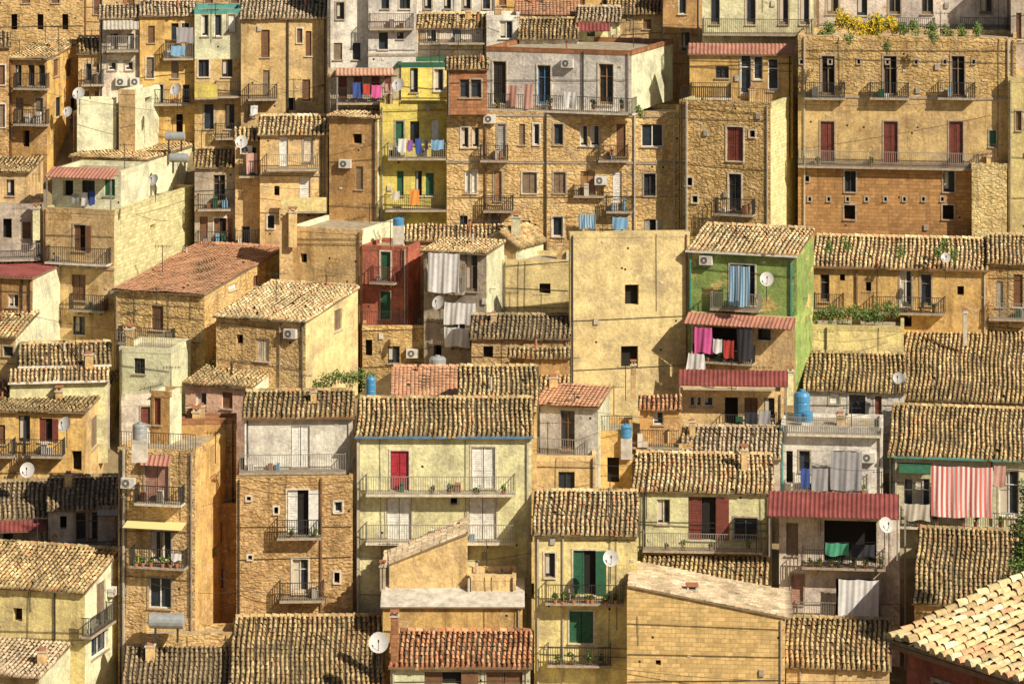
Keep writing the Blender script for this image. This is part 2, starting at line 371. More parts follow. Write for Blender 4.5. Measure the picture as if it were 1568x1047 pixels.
def h(name,L,M,R,top,bot,roof,wm,o=[],b=[],so=[],rp=None,y=None,rot=20,rm='t1',D=None,sw=None,trim=None,LL=None,fl=[],id=None,gut=None,splits=[],pipes=[],can=[],ov=.28,ext=3.5,cop=None,clut=True,rail=None):
    if y is None: y=depth(bot)
    hid[0]+=1; rs=random.getstate(); random.seed(hid[0]*77+5)
    par=bpy.data.objects.new(name,None); S.collection.objects.link(par)
    anc=L if LL is not None else M
    a=(anc-CX)/F; th=math.atan(a)
    if R is not None: th+=math.radians(rot)
    if LL is not None: th-=math.radians(rot)
    U=(math.cos(th),-math.sin(th)); N=(-math.sin(th),-math.cos(th))
    U2=(-N[0],-N[1])
    x=a*y
    solve=lambda px,d:(((px-CX)/F)*y-x)/(d[0]-((px-CX)/F)*d[1])
    if LL is None:
        W=-solve(L,U); ox=x-W*U[0]; oy=y-W*U[1]
    else:
        W=solve(M,U); ox,oy=x,y
    zt=H-(top-HZ)*y/F
    zb=H-(bot-HZ)*y/F-ext
    s=F/y; td=(top-HZ)/F
    if R is not None: D=solve(R,U2)
    elif LL is not None: D=solve(LL,U2)
    rise=0
    if roof in('shed','gable'):
        tp=math.tan(math.radians(19 if R is None else 17))
        if R is None and LL is None:
            d1=(top-rp)/s/(td+tp); d1=max(d1,.8); rise=d1*tp; D=d1 if roof=='shed' else 2*d1
        else:
            dd=D*math.cos(th) if roof=='shed' else D*.5*math.cos(th)
            rise=H-(rp-HZ)*(y+dd)/F-zt; rise=max(rise,.25)
    elif roof in('gx','shr','shl'): rise=(top-rp)/s; D=D or 6
    D=D or 5.
    fr=Fr(ox,oy,U,N); rx,ry=ox+W*U[0],oy+W*U[1]
    fs=Fr(rx,ry,U2,U); bx,by=ox+D*U2[0],oy+D*U2[1]
    fl_=Fr(bx,by,N,(-U[0],-U[1])); fb=Fr(rx+D*U2[0],ry+D*U2[1],(-U[0],-U[1]),U2)
    mb=MB(); mr=MB(); ms=MB(); mbal=MB()
    sw=sw or wm; zw=zt-.32 if roof=='flat' else zt  # cream sw on darker houses paints the sunlit side lighter
    def cv(f,L_):
        r=[]
        for (x0,y0,x1,y1,t) in L_:
            u0,va=f.at(x0,y0); u1,vb=f.at(x1,y1); u_,vb0=f.at(x0,y1); r.append((u0,vb0,u1,va,t))
        return r
    spl=[(H-(p-HZ)*y/F,m) for p,m in splits]
    ops=cv(fr,o)
    if spl:
        edges=[zw]+[z for z,_ in spl]+[zb]; ml=[wm]+[m for _,m in spl]
        for i in range(len(ml)):
            hi,lo=edges[i],edges[i+1]
            wall(mb,fr,0,W,lo,hi,[q for q in ops if lo<(q[1]+q[3])/2<hi],ml[i],trim)
    else: wall(mb,fr,0,W,zb,zw,ops,wm,trim)
    wall(mb,fs,0,D,zb,zw,cv(fs,so) if LL is None else [],sw)
    wall(mb,fl_,0,D,zb,zw,cv(fl_,so) if LL is not None else [],sw); wall(mb,fb,0,W,zb,zw,[],wm)
    def pl(f,A,m): mb.poly([f.pt(p,q,0) for p,q in A],m,[(p+f.off,q) for p,q in A])
    z=Vector((0,0,1)); Uv=Vector((U[0],U[1],0)); Dv=Vector((U2[0],U2[1],0))
    if roof=='shed':
        pl(fs,[(0,zt),(D,zt),(D,zt+rise)],sw); pl(fl_,[(0,zt),(D,zt),(0,zt+rise)],sw); pl(fb,[(0,zt),(W,zt),(W,zt+rise),(0,zt+rise)],wm)
        sv=(Dv*D+z*rise); patch(mr,fr.pt(0,zt,0),Uv,sv,W,sv.length,rm,front=ov)
        if rm[0]=='t' and rise>.7: ridge(mr,Vector(fr.pt(0,zt+rise+.05,-D)),Vector(fr.pt(W,zt+rise+.05,-D)),rm)
    elif roof=='gable':
        pl(fs,[(0,zt),(D,zt),(D/2,zt+rise)],sw); pl(fl_,[(0,zt),(D,zt),(D/2,zt+rise)],sw)
        sv=(Dv*D/2+z*rise); patch(mr,fr.pt(0,zt,0),Uv,sv,W,sv.length,rm,front=ov)
        sv2=(-Dv*D/2+z*rise); patch(mr,fb.pt(0,zt,0),-Uv,sv2,W,sv.length,rm)
        if rm[0]=='t': ridge(mr,Vector(fr.pt(0,zt+rise+.03,-D/2)),Vector(fr.pt(W,zt+rise+.03,-D/2)),rm)
    elif roof=='gx':
        pl(fr,[(0,zt),(W,zt),(W/2,zt+rise)],wm); pl(fb,[(0,zt),(W,zt),(W/2,zt+rise)],wm)
        sv=Uv*W/2+z*rise; patch(mr,fl_.pt(0,zt,0),-Dv,sv,D,sv.length,rm)
        sv=-Uv*W/2+z*rise; patch(mr,fs.pt(0,zt,0),Dv,sv,D,sv.length,rm)
        if rm[0]=='t': ridge(mr,fr.pt(W/2,zt+rise+.03,.1),fr.pt(W/2,zt+rise+.03,-D),rm)
    elif roof=='shr':
        pl(fr,[(0,zt),(W,zt),(W,zt+rise)],wm); pl(fb,[(0,zt),(W,zt),(0,zt+rise)],wm); pl(fs,[(0,zt),(D,zt),(D,zt+rise),(0,zt+rise)],sw)
        sv=Uv*W+z*rise; patch(mr,fl_.pt(0,zt,0),-Dv,sv,D,sv.length,rm)
    elif roof=='shl':
        pl(fr,[(0,zt),(W,zt),(0,zt+rise)],wm); pl(fb,[(0,zt),(W,zt),(W,zt+rise)],wm); pl(fl_,[(0,zt),(D,zt),(D,zt+rise),(0,zt+rise)],sw)
        sv=-Uv*W+z*rise; patch(mr,fs.pt(0,zt,0),Dv,sv,D,sv.length,rm)
    elif roof=='flat':
        c=cop or wm; e=.02
        fbox(mr,fr,-e,W+e,zw,zt,-.2,e,c); fbox(mr,fr,-e,W+e,zw,zt,-D-e,-D+.2,c)
        fbox(mr,fr,-e,.2,zw,zt,-D+.2,-.2,cop or sw); fbox(mr,fr,W-.2,W+e,zw,zt,-D+.2,-.2,cop or sw)
        fbox(mr,fr,.2,W-.2,zw-.1,zw+.02,-D+.2,-.2,'conc2')
        if rail:
            fbox(mr,fr,0,W,zt+.85,zt+.88,-.12,-.08,rail)
            n=int(W/.14)
            for i in range(n+1): uu=.02+(W-.04)*i/n; fbox(mr,fr,uu-.012,uu+.012,zt,zt+.85,-.112,-.088,rail)
    if gut:
        fbox(mb,fr,-.1,W+.1,zt-.14,zt-.02,ov*.9,ov*.9+.11,gut)
    for px,m in pipes:
        u,_=fr.at(px,top)
        fbox(mb,fr,u-.05,u+.05,zb,zt-.1,.02,.12,m)
    for q in b:
        f=fr; kw={}
        if len(q)>3: kw=q[3]
        if kw.get('side'): f=fs if LL is None else fl_; kw={k:v for k,v in kw.items() if k!='side'}
        balcony(mbal,f,q[0],q[1],q[2],**kw)
    for q in fl:
        zz=H-(q-HZ)*y/F; fbox(mb,fr,-.03,W+.03,zz-.08,zz+.08,0,.06,'slab')
    for (x0,x1,ya,yb,m,out) in can:
        u0,z1=fr.at(x0,ya,.02); u1,_=fr.at(x1,ya,.02); u0b,z0=fr.at(x0,yb,out); 
        z0=min(z0,z1-.08); sv=-Vector((N[0],N[1],0))*out+z*(z1-z0)
        patch(ms,fr.pt(u0,z0,out),Uv,sv,u1-u0,sv.length,m,side=.02,front=.02,thick=.04)
        if out>1.2:
            for uu in (u0+.08,u1-.08): fbox(ms,fr,uu-.04,uu+.04,z0-2.3,z0-.08,out-.15,out-.07,'ironl')
    vis=zt-(zb+ext)
    if clut and W>2.5 and vis>2.:
        free=lambda u,v,r: all(not(p[0]-r<u<p[2]+r and p[1]-r<v<p[3]+r) for p in ops)
        for k in range(random.randint(1,3)):
            u=random.choice([.15,W-.2,random.uniform(.3,W-.3)])
            if all(not(p[0]-.2<u<p[2]+.2) for p in ops):
                fbox(mb,fr,u-.035,u+.035,zb,zt-.15,.03,.10,random.choice(['pvc','copper','iron','slab']))
        for k in range(random.randint(1,4)):
            v=random.uniform(zb+ext+.3,zt-.3); a0=Vector(fr.pt(.05,v,.05)); b0=Vector(fr.pt(W-.05,v+random.uniform(-.35,.35),.05))
            if all(not(p[1]-.1<v<p[3]+.1) for p in ops) or random.random()<.5: rod(mb,a0,b0,.017,'iron',4)
        for k in range(random.randint(0,3)):
            u=random.uniform(.2,W-.2); v=random.uniform(zb+ext,zt-1.2)
            if all(not(p[0]-.1<u<p[2]+.1) for p in ops): rod(mb,fr.pt(u,v,.05),fr.pt(u+random.uniform(-.1,.1),zt-.1,.05),.016,'iron',4)
        for k in range(int(W*vis*.14)):
            u=random.uniform(.2,W-.2); v=random.uniform(zb+ext,zt-.4)
            if free(u,v,.25):
                t=random.random()
                if t<.6: fbox(mb,fr,u,u+.12,v,v+.12,.0,.006,'dark')
                elif t<.8: fbox(mb,fr,u,u+.28,v,v+.36,0,.10,random.choice(['pvc','slabl','wd_y','slab']))
                else: fbox(mb,fr,u,u+.2,v,v+.13,0,.04,'slabl')
        if random.random()<.14 and vis>3:
            for _ in range(8):
                u=random.uniform(.6,W-.6); v=random.uniform(zb+ext+.6,zt-.6)
                if free(u,v,.6): ac(fr,0,0,uv=(u,v)); break
    mb.obj('walls',par); mr.obj('roof',par); ms.obj('canopy',par); mbal.obj('balconies',par)
    r=dict(fr=fr,fs=fs if LL is None else fl_,par=par,y=y,zt=zt,W=W,D=D,rise=rise,roof=roof)
    ALLH.append(r)
    if id: HL[id]=r
    random.setstate(rs); return r
# ---------------------------------------------------------------- DATA
h('stone_house',-60,128,None,-60,70,'flat','st1',R_([22,62,100],22,46,9,'h')+R_([40,85],-20,5,12,'sb'),y=229,D=7)
h('plaster_house',128,300,None,-40,60,'flat','tan',R_([150,200,240,280],-5,22,12,'sb')+R_([180,230,270],28,52,11,'gk'),y=231,D=6)
h('plaster_house',296,505,None,-45,60,'flat','mix',R_([320,360,400,440,480],-25,5,12,'sb'),y=231,D=6)
h('white_house',630,760,None,-30,60,'flat','white',R_([655,685,715,745],-10,14,11,'gk'),y=230,D=6)
h('stone_house',740,985,None,-50,60,'flat','oc',R_([770,810,850,890,930,965],-8,8,11,'sb'),y=230,D=6)
h('plaster_house',1015,1075,None,-30,110,'flat','brown',R_([1045],-6,22,12,'gw')+R_([1050],50,78,12,'gk'),y=226,D=5)
h('plaster_house',930,1020,None,20,100,'shed','tan',[(985,30,997,45,'sb')],rp=-5,y=227)
h('stone_house',14,72,126,90,238,'shed','brown',R_([28,48,64],100,132,10,'gk')+R_([30,60],150,185,12,'sn')+R_([40],200,225,10,'h'),so=R_([86,106],92,118,9,'sb')+R_([90,112],150,180,9,'gk'),b=[(20,70,135),(20,70,190)],rp=62,sw='oc',y=220)
h('plaster_house',-40,14,None,70,240,'shed','st2',R_([3],100,130,9,'sb')+R_([3],160,195,9,'sn'),rp=50,y=220)
h('stone_house',120,166,None,80,225,'shed','mix',R_([136,153],98,124,8,'gk')+R_([132,150],140,170,9,'sn'),rp=58,b=[(124,160,130)],y=223)
h('plaster_house',152,214,None,26,225,'shed','dwhite',R_([175,200],52,80,11,'gk')+R_([172,198],95,108,12,'gw')+R_([190],140,170,12,'sb'),b=[(163,212,78,{'rail':'ironl'})],rp=8,rm='t5',can=[(158,212,30,46,'m_grey',1.)],id='a5',y=223)
h('plaster_house',214,298,None,22,225,'shed','oc',R_([232],40,66,10,'sb')+R_([268,284],36,62,11,'gk')+R_([230,268],88,120,11,'sn')+R_([245,285],130,160,10,'gk')+R_([235,275],175,205,10,'h'),b=[(250,296,90,{'rail':'ironl'}),(225,292,160)],rp=2,rm='t5',id='a6',y=223)
h('cream_house',298,369,None,14,225,'flat','cream_and_lit',R_([314,334],20,56,11,'gw')+R_([355],20,50,11,'sw')+R_([312,348],88,118,16,'gk')+R_([320,352],160,198,14,'gk'),b=[(330,368,148,{'out':.9}),(298,333,150,{'solid':'yellow','out':1.1}),(330,366,212)],cop='teal',D=5,id='a7',y=222.5,splits=[(90,'tan')])
h('ochre_house',369,502,None,26,225,'shed','tan',[(400,46,413,88,'sb'),(403,108,413,148,'sn'),(455,44,463,66,'sb'),(468,48,477,86,'sb'),(463,122,475,155,'sb'),(380,160,390,180,'sy'),(440,150,452,170,'h')],rp=-6,rm='t5',pipes=[(441,'iron')],b=[(380,425,152)],id='a8',y=222)
h('white_house',502,566,None,-60,165,'flat','white',[(511,66,524,92,'sn'),(513,108,524,136,'sy'),(515,4,527,30,'gk'),(540,66,552,92,'gk')],D=6,y=221)
h('white_house',564,637,None,-60,150,'flat','white',[(580,50,594,76,'gk'),(608,50,618,60,'gk'),(584,-10,596,14,'gk'),(612,-10,628,14,'gk')],fl=[84],b=[(566,634,44,{'rail':'wd_b','out':.6})],D=6,y=220.3,id='a10')
h('plaster_house',502,610,None,108,170,'flat','grey',R_([525,548,575,595],116,150,12,'sr'),b=[(515,602,158,{'rail':'iron'})],can=[(515,602,106,116,'m_pink',1.3)],y=218,D=2,id='a11')
h('yellow_house',610,690,None,96,170,'flat','yellow',[(628,100,640,142,'gk'),(665,106,679,140,'gw')],y=219.2,D=4.5,cop='wd_g')
h('yellow_house',582,687,None,160,325,'flat','yellow',[(606,186,618,224,'sg'),(628,186,642,222,'gk'),(660,184,672,222,'sw'),(608,262,618,300,'sg'),(636,262,646,300,'gk'),(652,265,664,300,'sg'),(596,230,602,240,'h')],b=[(594,683,243,{'out':1.1,'rail':'ironl'}),(590,683,322,{'out':1.1})],D=2.6,y=215,id='yel')
h('tile_roof_house',640,745,None,42,100,'shed','dwhite',[(693,44,706,68,'su'),(654,44,668,64,'gk')],rp=22,y=224,b=[(642,742,66)])
h('white_house',745,795,None,24,90,'flat','white',[(765,30,785,60,'gw')],y=223,D=4)
h('white_house',795,886,None,58,90,'shed','white',[],rp=30,y=221.5)
h('tile_roof_house',790,886,None,22,60,'shed','pink',R_([810,850],26,50,12,'gk'),rp=2,rm='t6',y=226)
h('plaster_house',884,950,None,32,90,'shed','cream',R_([905],40,56,12,'gk'),rp=12,y=223.5,rm='t5',can=[(885,934,32,48,'m_dred',1.)])
h('brown_house',504,578,644,180,325,'shed','brown',[(540,205,554,220,'h'),(545,255,556,290,'sn')],rp=150,y=214.5,rot=16,sw='cream_and_lit',rm='t2')
big=R_([765],94,158,20,'sk')+R_([833],100,160,20,'gu')+R_([928],98,160,22,'go')
h('apartment_house',745,967,1030,78,174,'flat','white',big,rot=17,y=212.9,sw='cream_and_lit',cop='brick',trim='slabl',b=[(735,968,166,{'out':1.2,'rail':'iron','slab':'slabl'})],id='pent',ext=0)
low=R_([712,728],195,226,11,'gc')+[(762,190,774,240,'sy'),(795,190,804,222,'sn'),(817,190,826,222,'gw'),(848,190,862,222,'gn'),(888,192,900,224,'gw'),(904,192,918,224,'gw'),(944,190,958,240,'sb'),(982,190,1015,225,'gw'),
 (711,262,719,296,'sw'),(722,262,730,296,'sw'),(757,262,768,308,'so'),(800,264,822,296,'sn'),(848,264,866,296,'sn'),(889,262,911,298,'so'),(938,262,952,312,'sw'),(986,266,1004,300,'gk'),
 (704,330,716,360,'gk'),(800,338,812,362,'h'),(846,332,862,362,'gw'),(900,334,912,360,'sn'),(940,332,954,376,'gk'),(986,336,1004,362,'sy'),(752,326,766,375,'sn')]
h('apartment_house',684,1040,None,172,392,'flat','mix',low,y=213.2,D=5,b=[(735,778,246,{'out':.75}),(916,962,246,{'out':.75}),(740,786,323,{'out':.7}),(928,968,324,{'out':.7}),(878,925,300,{'out':.4,'hgt':.7})],pipes=[(744,'copper'),(836,'wd_k'),(972,'pvc'),(1032,'pvc')],fl=[178,250],id='big')
h('brick_annex',684,746,None,104,176,'shed','brick',[(704,122,718,150,'gn'),(721,122,737,150,'gn')],rp=88,y=213.1,ext=0)
h('ochre_house',1056,1214,None,82,160,'shed','oc',[(1096,102,1116,120,'gk'),(1134,84,1150,146,'gw'),(1154,86,1168,122,'gw'),(1176,90,1192,140,'gw')],rp=68,y=214,rm='m_red',b=[(1058,1120,150,{'out':.3,'rail':'iron','slab':'slabl'})],id='pentC')
h('stone_house',1041,1180,1222,158,360,'flat','st1',[(1113,194,1138,246,'sr'),(1116,266,1135,322,'gk'),(1050,272,1060,284,'h'),(1148,200,1156,210,'h'),(1060,300,1068,310,'h')],trim='slabl',rot=16,sw='blkc',b=[(1093,1152,327,{'out':.8,'slab':'slab'})],pipes=[(1052,'pvc')],id='stC',rail='iron')
m=R_([1268,1363,1467],86,150,20,'dn')+R_([1267,1364,1464],186,250,21,'sr')+R_([1302,1453],262,294,17,'gk')+R_([1301,1452],314,336,17,'h')+R_([1236],270,278,6,'h')+R_([1520],200,225,10,'sg')+[(1238+i*29,302,1242+i*29,308,'h') for i in range(8)]+[(1225+i*44,92,1229+i*44,98,'h') for i in range(7)]
h('stone_mansion',1222,1556,None,58,360,'flat','mix',m,y=210.5,D=6,splits=[(152,'tan'),(254,'blkb')],fl=[152,254],b=[(1232,1294,150,{'out':.6}),(1332,1392,150,{'out':.6}),(1436,1494,150,{'out':.6}),(1222,1500,254,{'out':.5,'rail':'ironl'})],pipes=[(1232,'pvc'),(1544,'pvc')],id='man',trim='slab')
h('stone_pier',1488,1542,None,252,372,'flat','st3',[],y=209.5,D=1)
h('cream_house',1250,1548,None,-60,60,'flat','dwhite',R_([1275,1370,1420,1510],-30,22,18,'gn')+R_([1320],-30,24,16,'gk'),y=217.5,D=6,fl=[40],b=[(1350,1432,50,{'out':.7}),(1470,1540,50,{'out':.7})],id='crR')
h('cream_house',1075,1246,None,-60,75,'flat','cream',R_([1095,1150,1200,1232],-20,38,14,'gn'),y=217,D=4,b=[(1076,1246,52,{'out':.9})])
h('ochre_house',1544,1640,None,120,372,'flat','pyel',[(1556,170,1564,200,'sb')],y=209.2,D=5)
h('plaster_house',1548,1640,None,-60,150,'flat','grey',[(1556,20,1564,60,'sb')],y=214,D=5)
h('cream_house',112,178,228,172,250,'flat','tan',[(128,190,138,212,'gk')],rot=18,sw='cream_and_lit',y=220)
h('cream_house',182,207,279,138,250,'flat','tan',[],rot=24,sw='cream_and_lit',y=219,so=[(222,150,232,160,'h')])
h('white_house',118,178,None,152,190,'flat','cream_and_lit',[],y=219.8,D=2,clut=False)
h('tile_roof_house',110,226,322,244,300,'shed','tan',[],rot=26,sw='cream_and_lit',rp=226,rm='t1',y=216)
h('cream_block_house',66,175,297,322,500,'flat','tan',[(113,344,131,384,'sb'),(110,420,131,460,'sb'),(112,484,130,512,'gk')],so=[(230,345,238,355,'h')],sw='blkc',rot=24,b=[(68,163,401,{'out':.8,'slab':'slabl'}),(105,160,474,{'out':.7})],y=207,id='cbh',fl=[412])
h('terrace_shelter',80,185,228,262,330,'flat','cream_and_lit',[(96,276,112,300,'h'),(125,276,145,305,'gk'),(160,274,176,300,'sg')],so=[],rot=22,y=208.6,sw='cream_and_lit',can=[(82,183,256,272,'m_red',1.4)],id='tsh')
h('stone_house',298,362,None,254,400,'shed','grey',[(327,268,345,312,'dn'),(328,334,346,372,'sb'),(306,332,318,372,'sb')],rp=228,b=[(303,353,321),(303,350,378)],y=217.5,ext=6)
h('stone_house',360,400,None,214,400,'shed','tan',[(378,226,392,268,'gk'),(370,346,384,374,'gw')],rp=196,b=[(366,398,270),(360,398,376)],y=217,id='b4',ext=6)
h('tile_roof_house',398,502,None,204,400,'shed','tan',[(427,210,441,256,'sw'),(465,210,479,248,'sc'),(458,272,475,318,'sw'),(420,285,428,300,'h'),(410,330,420,350,'gk')],rp=178,rm='t2',b=[(408,488,260,{'rail':'ironl'}),(430,500,324,{'solid':'pyel'})],fl=[268],y=216,id='b5',ext=6)
h('plaster_house',-60,45,66,262,380,'shed','tan',[(10,275,22,300,'gk'),(25,310,38,335,'sb')],rp=244,rot=10,y=212)
h('grey_house',-60,66,None,312,410,'flat','grey',[(5,335,18,365,'h'),(35,340,47,365,'sb')],b=[(-10,62,398,{'out':.6,'rail':'ironl'})],y=209)
h('red_brown_house',-60,50,104,425,540,'shed','brown',[(12,450,28,470,'gw')],rp=402,rot=24,sw='cream_and_lit',y=204,rm='m_dred')
h('tile_roof_house',-60,24,58,515,600,'shed','tan',[(5,530,20,545,'gk')],rp=478,rot=24,sw='cream_and_lit',y=201)
h('pink_roof_house',176,313,434,450,540,'shed','mix',[(232,468,250,505,'sb')],so=[(350,430,362,446,'sw'),(388,420,396,440,'sb')],rp=380,rot=24,sw='mix',rm='t6',y=203,b=[(180,262,524,{'out':.7})])
h('stone_house',331,468,548,492,612,'shed','mix',[(392,518,412,552,'sc'),(362,512,372,526,'h')],rp=440,rot=24,sw='gold',y=198,so=[(512,470,524,508,'sn')],rm='t2')
h('plaster_house',446,555,626,352,500,'flat','tan',[(460,388,470,402,'h')],rot=24,sw='cream_and_lit',y=208.5)
h('plaster_house',428,448,None,330,440,'flat','tan',[],y=209.5,D=3)
h('red_house',555,625,650,378,530,'flat','red',[(583,380,598,430,'sg'),(583,446,598,488,'sg')],rot=18,b=[(565,604,432,{'rail':'wd_r'})],y=207.5,sw='red',id='redh',ext=6)
h('plaster_house',555,655,None,498,600,'flat','mix',[(594,530,612,556,'gk'),(560,520,570,545,'h')],y=206.5,D=3,ext=6,rail='iron')
h('tile_roof_house',622,770,None,366,420,'shed','tan',[],rp=345,rm='t2',y=210)
h('grey_green_house',649,745,772,388,560,'shed','grey',[(654,392,704,440,'gw'),(712,390,731,446,'gn'),(690,470,712,520,'gw'),(664,528,676,548,'h')],rp=372,rot=18,sw='cream_and_lit',rm='t2',b=[(650,708,446,{'out':.6,'rail':'ironl'}),(680,722,528,{'out':.5})],y=204.5,id='ggh')
h('plaster_house',770,872,None,398,540,'flat','gold',[(826,434,843,450,'h')],y=207.5,D=4,sw='cream_and_lit',so=[])
h('cream_house',740,790,832,376,420,'gx','tan',[],rp=356,rot=30,sw='cream_and_lit',y=209)
h('tile_roof_house',722,872,None,516,600,'shed','mix',[(740,530,755,548,'h'),(800,560,815,575,'h')],rp=483,rm='t4',y=200.5,ext=5)  # dark tiles paint in the shadow of the tall house beside
h('tile_roof_house',780,872,None,545,590,'shed','brown',[],rp=533,rm='t1',y=198.2)
h('cream_tower_house',873,1056,None,357,600,'flat','gold',[(957,436,978,467,'h'),(951,530,977,563,'h')],LL=871,rot=6,y=201.5,so=[],id='tow')
h('green_house',1054,1220,1246,390,500,'shed','green',[(1118,404,1156,466,'gn')],rp=352,rot=14,rm='t2',b=[(1087,1162,472,{'rail':'ironl'})],y=199.6,gut='wd_w',pipes=[(1058,'teal'),(1212,'teal')],id='grh',ext=2)
h('terrace_house',1058,1218,1244,486,650,'flat','tan',[(1062,500,1080,545,'h'),(1084,500,1150,556,'h'),(1160,500,1180,520,'gk')],rot=14,sw='green',y=198.9,b=[(1060,1152,552,{'rail':'iron'})],can=[(1054,1218,479,496,'m_red',1.)],id='thr',clut=False)
h('stone_house',1040,1200,None,600,700,'flat','tan',[(1056,594,1064,622,'gw'),(1066,594,1074,622,'gw'),(1078,594,1092,622,'gw'),(1110,600,1130,650,'h'),(1140,606,1160,640,'sb'),(1170,600,1186,640,'gk')],y=195.5,D=3,b=[(1108,1190,660,{'out':1.})],can=[(1040,1206,566,590,'m_dred',1.6)],id='lct')
h('cream_house',1196,1352,None,655,770,'flat','white',[(1224,690,1240,722,'gk'),(1204,690,1214,740,'h'),(1276,690,1312,748,'gn')],y=192.5,D=4,b=[(1215,1330,752,{'out':.8,'rail':'ironl'}),(1205,1350,664,{'out':.5,'rail':'ironl','slab':'slabl'})],id='crt',pipes=[(1198,'teal')])
h('white_house',1232,1385,None,598,690,'shed','white',[(1270,602,1285,618,'sw'),(1300,604,1325,640,'gk'),(1340,606,1350,636,'sr')],rp=542,rm='t1',y=198)
h('plaster_house',1240,1384,None,500,600,'flat','pyel',[],y=202.5,D=5)
h('ochre_long_house',1246,1512,None,412,540,'shed','oc',[(1256,420,1270,462,'dn'),(1378,414,1396,470,'gw'),(1410,420,1426,468,'gn'),(1466,438,1476,452,'h'),(1286,420,1294,430,'h'),(1314,478,1340,500,'gw'),(1384,484,1396,500,'h'),(1326,432,1334,446,'h')],rp=366,rm='t2',y=205.5,b=[(1246,1292,474),(1336,1448,478,{'out':.8})],gut='copper',pipes=[(1312,'copper'),(1508,'pvc')],id='lon')
h('grey_house',1512,1640,None,404,520,'shed','mix',[(1526,430,1536,470,'sy'),(1552,420,1566,470,'sb')],rp=362,rm='t2',y=205,b=[(1514,1580,488,{'rail':'ironl'})])
h('tile_roof_house',1380,1660,None,616,650,'gable','tan',[],rp=506,rm='t1',y=197.0,ov=.4)
h('cream_house',1362,1660,None,706,830,'shed','cream',[(1384,732,1398,790,'gw'),(1402,732,1424,790,'gw'),(1450,724,1500,792,'h'),(1530,720,1560,790,'gw')],rp=628,rm='t1',y=190.3,b=[(1378,1552,806,{'out':1.,'rail':'iron','slab':'slabl'})],can=[(1378,1425,708,724,'wd_g',.6)],gut='teal',id='lau',pipes=[(1372,'pvc')])
h('tile_roof_house',30,168,None,556,600,'shed','dwhite',[(50,562,60,580,'h'),(120,562,132,580,'h')],rp=524,y=199.5,gut='wd_w')
h('tile_roof_house',15,165,None,580,620,'shed','cream',[],rp=562,rm='t2',y=197.5,gut='wd_w')
h('cream_house',183,262,292,534,640,'flat','cream_and_lit',[(205,548,222,572,'gk')],rot=20,sw='cream_and_lit',y=199,so=[],rail='ironl')
h('tile_roof_house',284,386,442,592,640,'shed','pink',[(300,600,316,625,'gw'),(340,600,356,625,'sb')],rp=545,rot=24,sw='cream_and_lit',y=196.5)
h('tile_roof_house',-60,130,188,630,735,'shed','oc',[(28,636,46,676,'gk'),(60,640,80,676,'sr'),(110,690,125,720,'h'),(-5,650,8,680,'sb')],rp=590,rot=12,sw='tan',b=[(34,96,698),(-20,20,698)],so=[(140,642,152,690,'sn'),(160,644,172,690,'sn')],y=193.5,id='l3')
h('dark_roof_house',-60,80,None,790,850,'shed','grey',[(5,800,20,830,'gk')],rp=735,rm='t4',y=187.5,can=[(-20,70,796,816,'m_dred',1.4)])
h('dark_roof_house',74,186,None,775,865,'shed','dwhite',[(116,784,132,830,'gn'),(134,784,150,830,'gn'),(92,790,102,810,'h')],rp=728,rm='t4',y=186.8,b=[(75,175,858)],can=[(150,190,775,790,'m_grey',.8)])
h('tower_house',181,299,362,690,965,'flat','mix',[(222,712,258,768,'sp'),(232,812,246,858,'gw'),(249,812,262,858,'gw'),(228,884,262,930,'gw')],rot=18,sw='oc',so=[(322,730,332,745,'h'),(325,840,335,855,'h')],b=[(205,277,770,{'slab':'slabl','out':.8}),(198,282,866,{'out':.8})],can=[(218,262,696,712,'m_red',.4),(196,285,796,808,'pyel',.9)],trim='slab',y=179.4,id='twr',pipes=[(190,'pvc')],rail='iron')
h('terrace_shed',186,240,None,612,690,'flat','dwhite',[(216,622,230,650,'sr')],y=183,D=2)
h('terrace_shed',232,260,278,600,690,'flat','brown',[(236,608,246,650,'sr')],rot=25,sw='cream_and_lit',y=182.5)
h('terrace_shed',278,362,None,640,700,'flat','brown',[],y=185,D=1.5,cop='brick')
h('stone_house',362,540,None,728,935,'flat','st2',[(440,750,472,820,'sw'),(448,856,472,908,'gc'),(512,768,524,784,'gw'),(512,876,520,892,'h'),(420,776,426,786,'h'),(378,760,384,766,'h'),(380,850,386,856,'h')],y=181.5,D=5,b=[(424,492,824),(428,497,920)],trim='slabl',id='sth',pipes=[(492,'copper')])
h('cream_house',374,540,None,636,740,'shed','white',[(446,652,474,716,'sw')],rp=598,y=182.8,rm='t1',b=[(366,530,724,{'out':.9,'rail':'ironl'})],gut='wd_b',id='wh6',pipes=[(376,'wd_w')])
h('cream_apartment_house',546,814,None,666,935,'gable','cream',[(598,690,626,750,'sx'),(722,684,758,748,'sw'),(592,762,630,826,'sw'),(718,762,760,826,'sw'),(690,762,700,772,'h')],rp=609,rm='t1',b=[(560,790,757,{'out':.95,'rail':'ironl','slab':'slabl'}),(560,790,831,{'out':.95,'rail':'ironl','slab':'slabl'})],y=181.8,trim='slabl',gut='wd_u',pipes=[(548,'pvc'),(808,'pvc')],id='cap')
h('tile_roof_house',702,822,None,625,650,'gable','tan',[],rp=560,y=186.5,ov=.35)
h('pink_roof_house',600,752,None,606,640,'shed','pink',[],rp=562,rm='t6',y=196)
h('tan_house',812,912,None,698,800,'flat','tan',[(855,722,880,750,'gk'),(826,760,836,775,'h')],y=188,D=4,id='d8l')
h('terrace_house',822,916,934,622,720,'shed','white',[(858,628,880,688,'gb')],rp=592,rm='t6',rot=14,sw='cream_and_lit',b=[(820,898,696,{'out':.5,'rail':'ironl'})],y=189.5,id='d8')
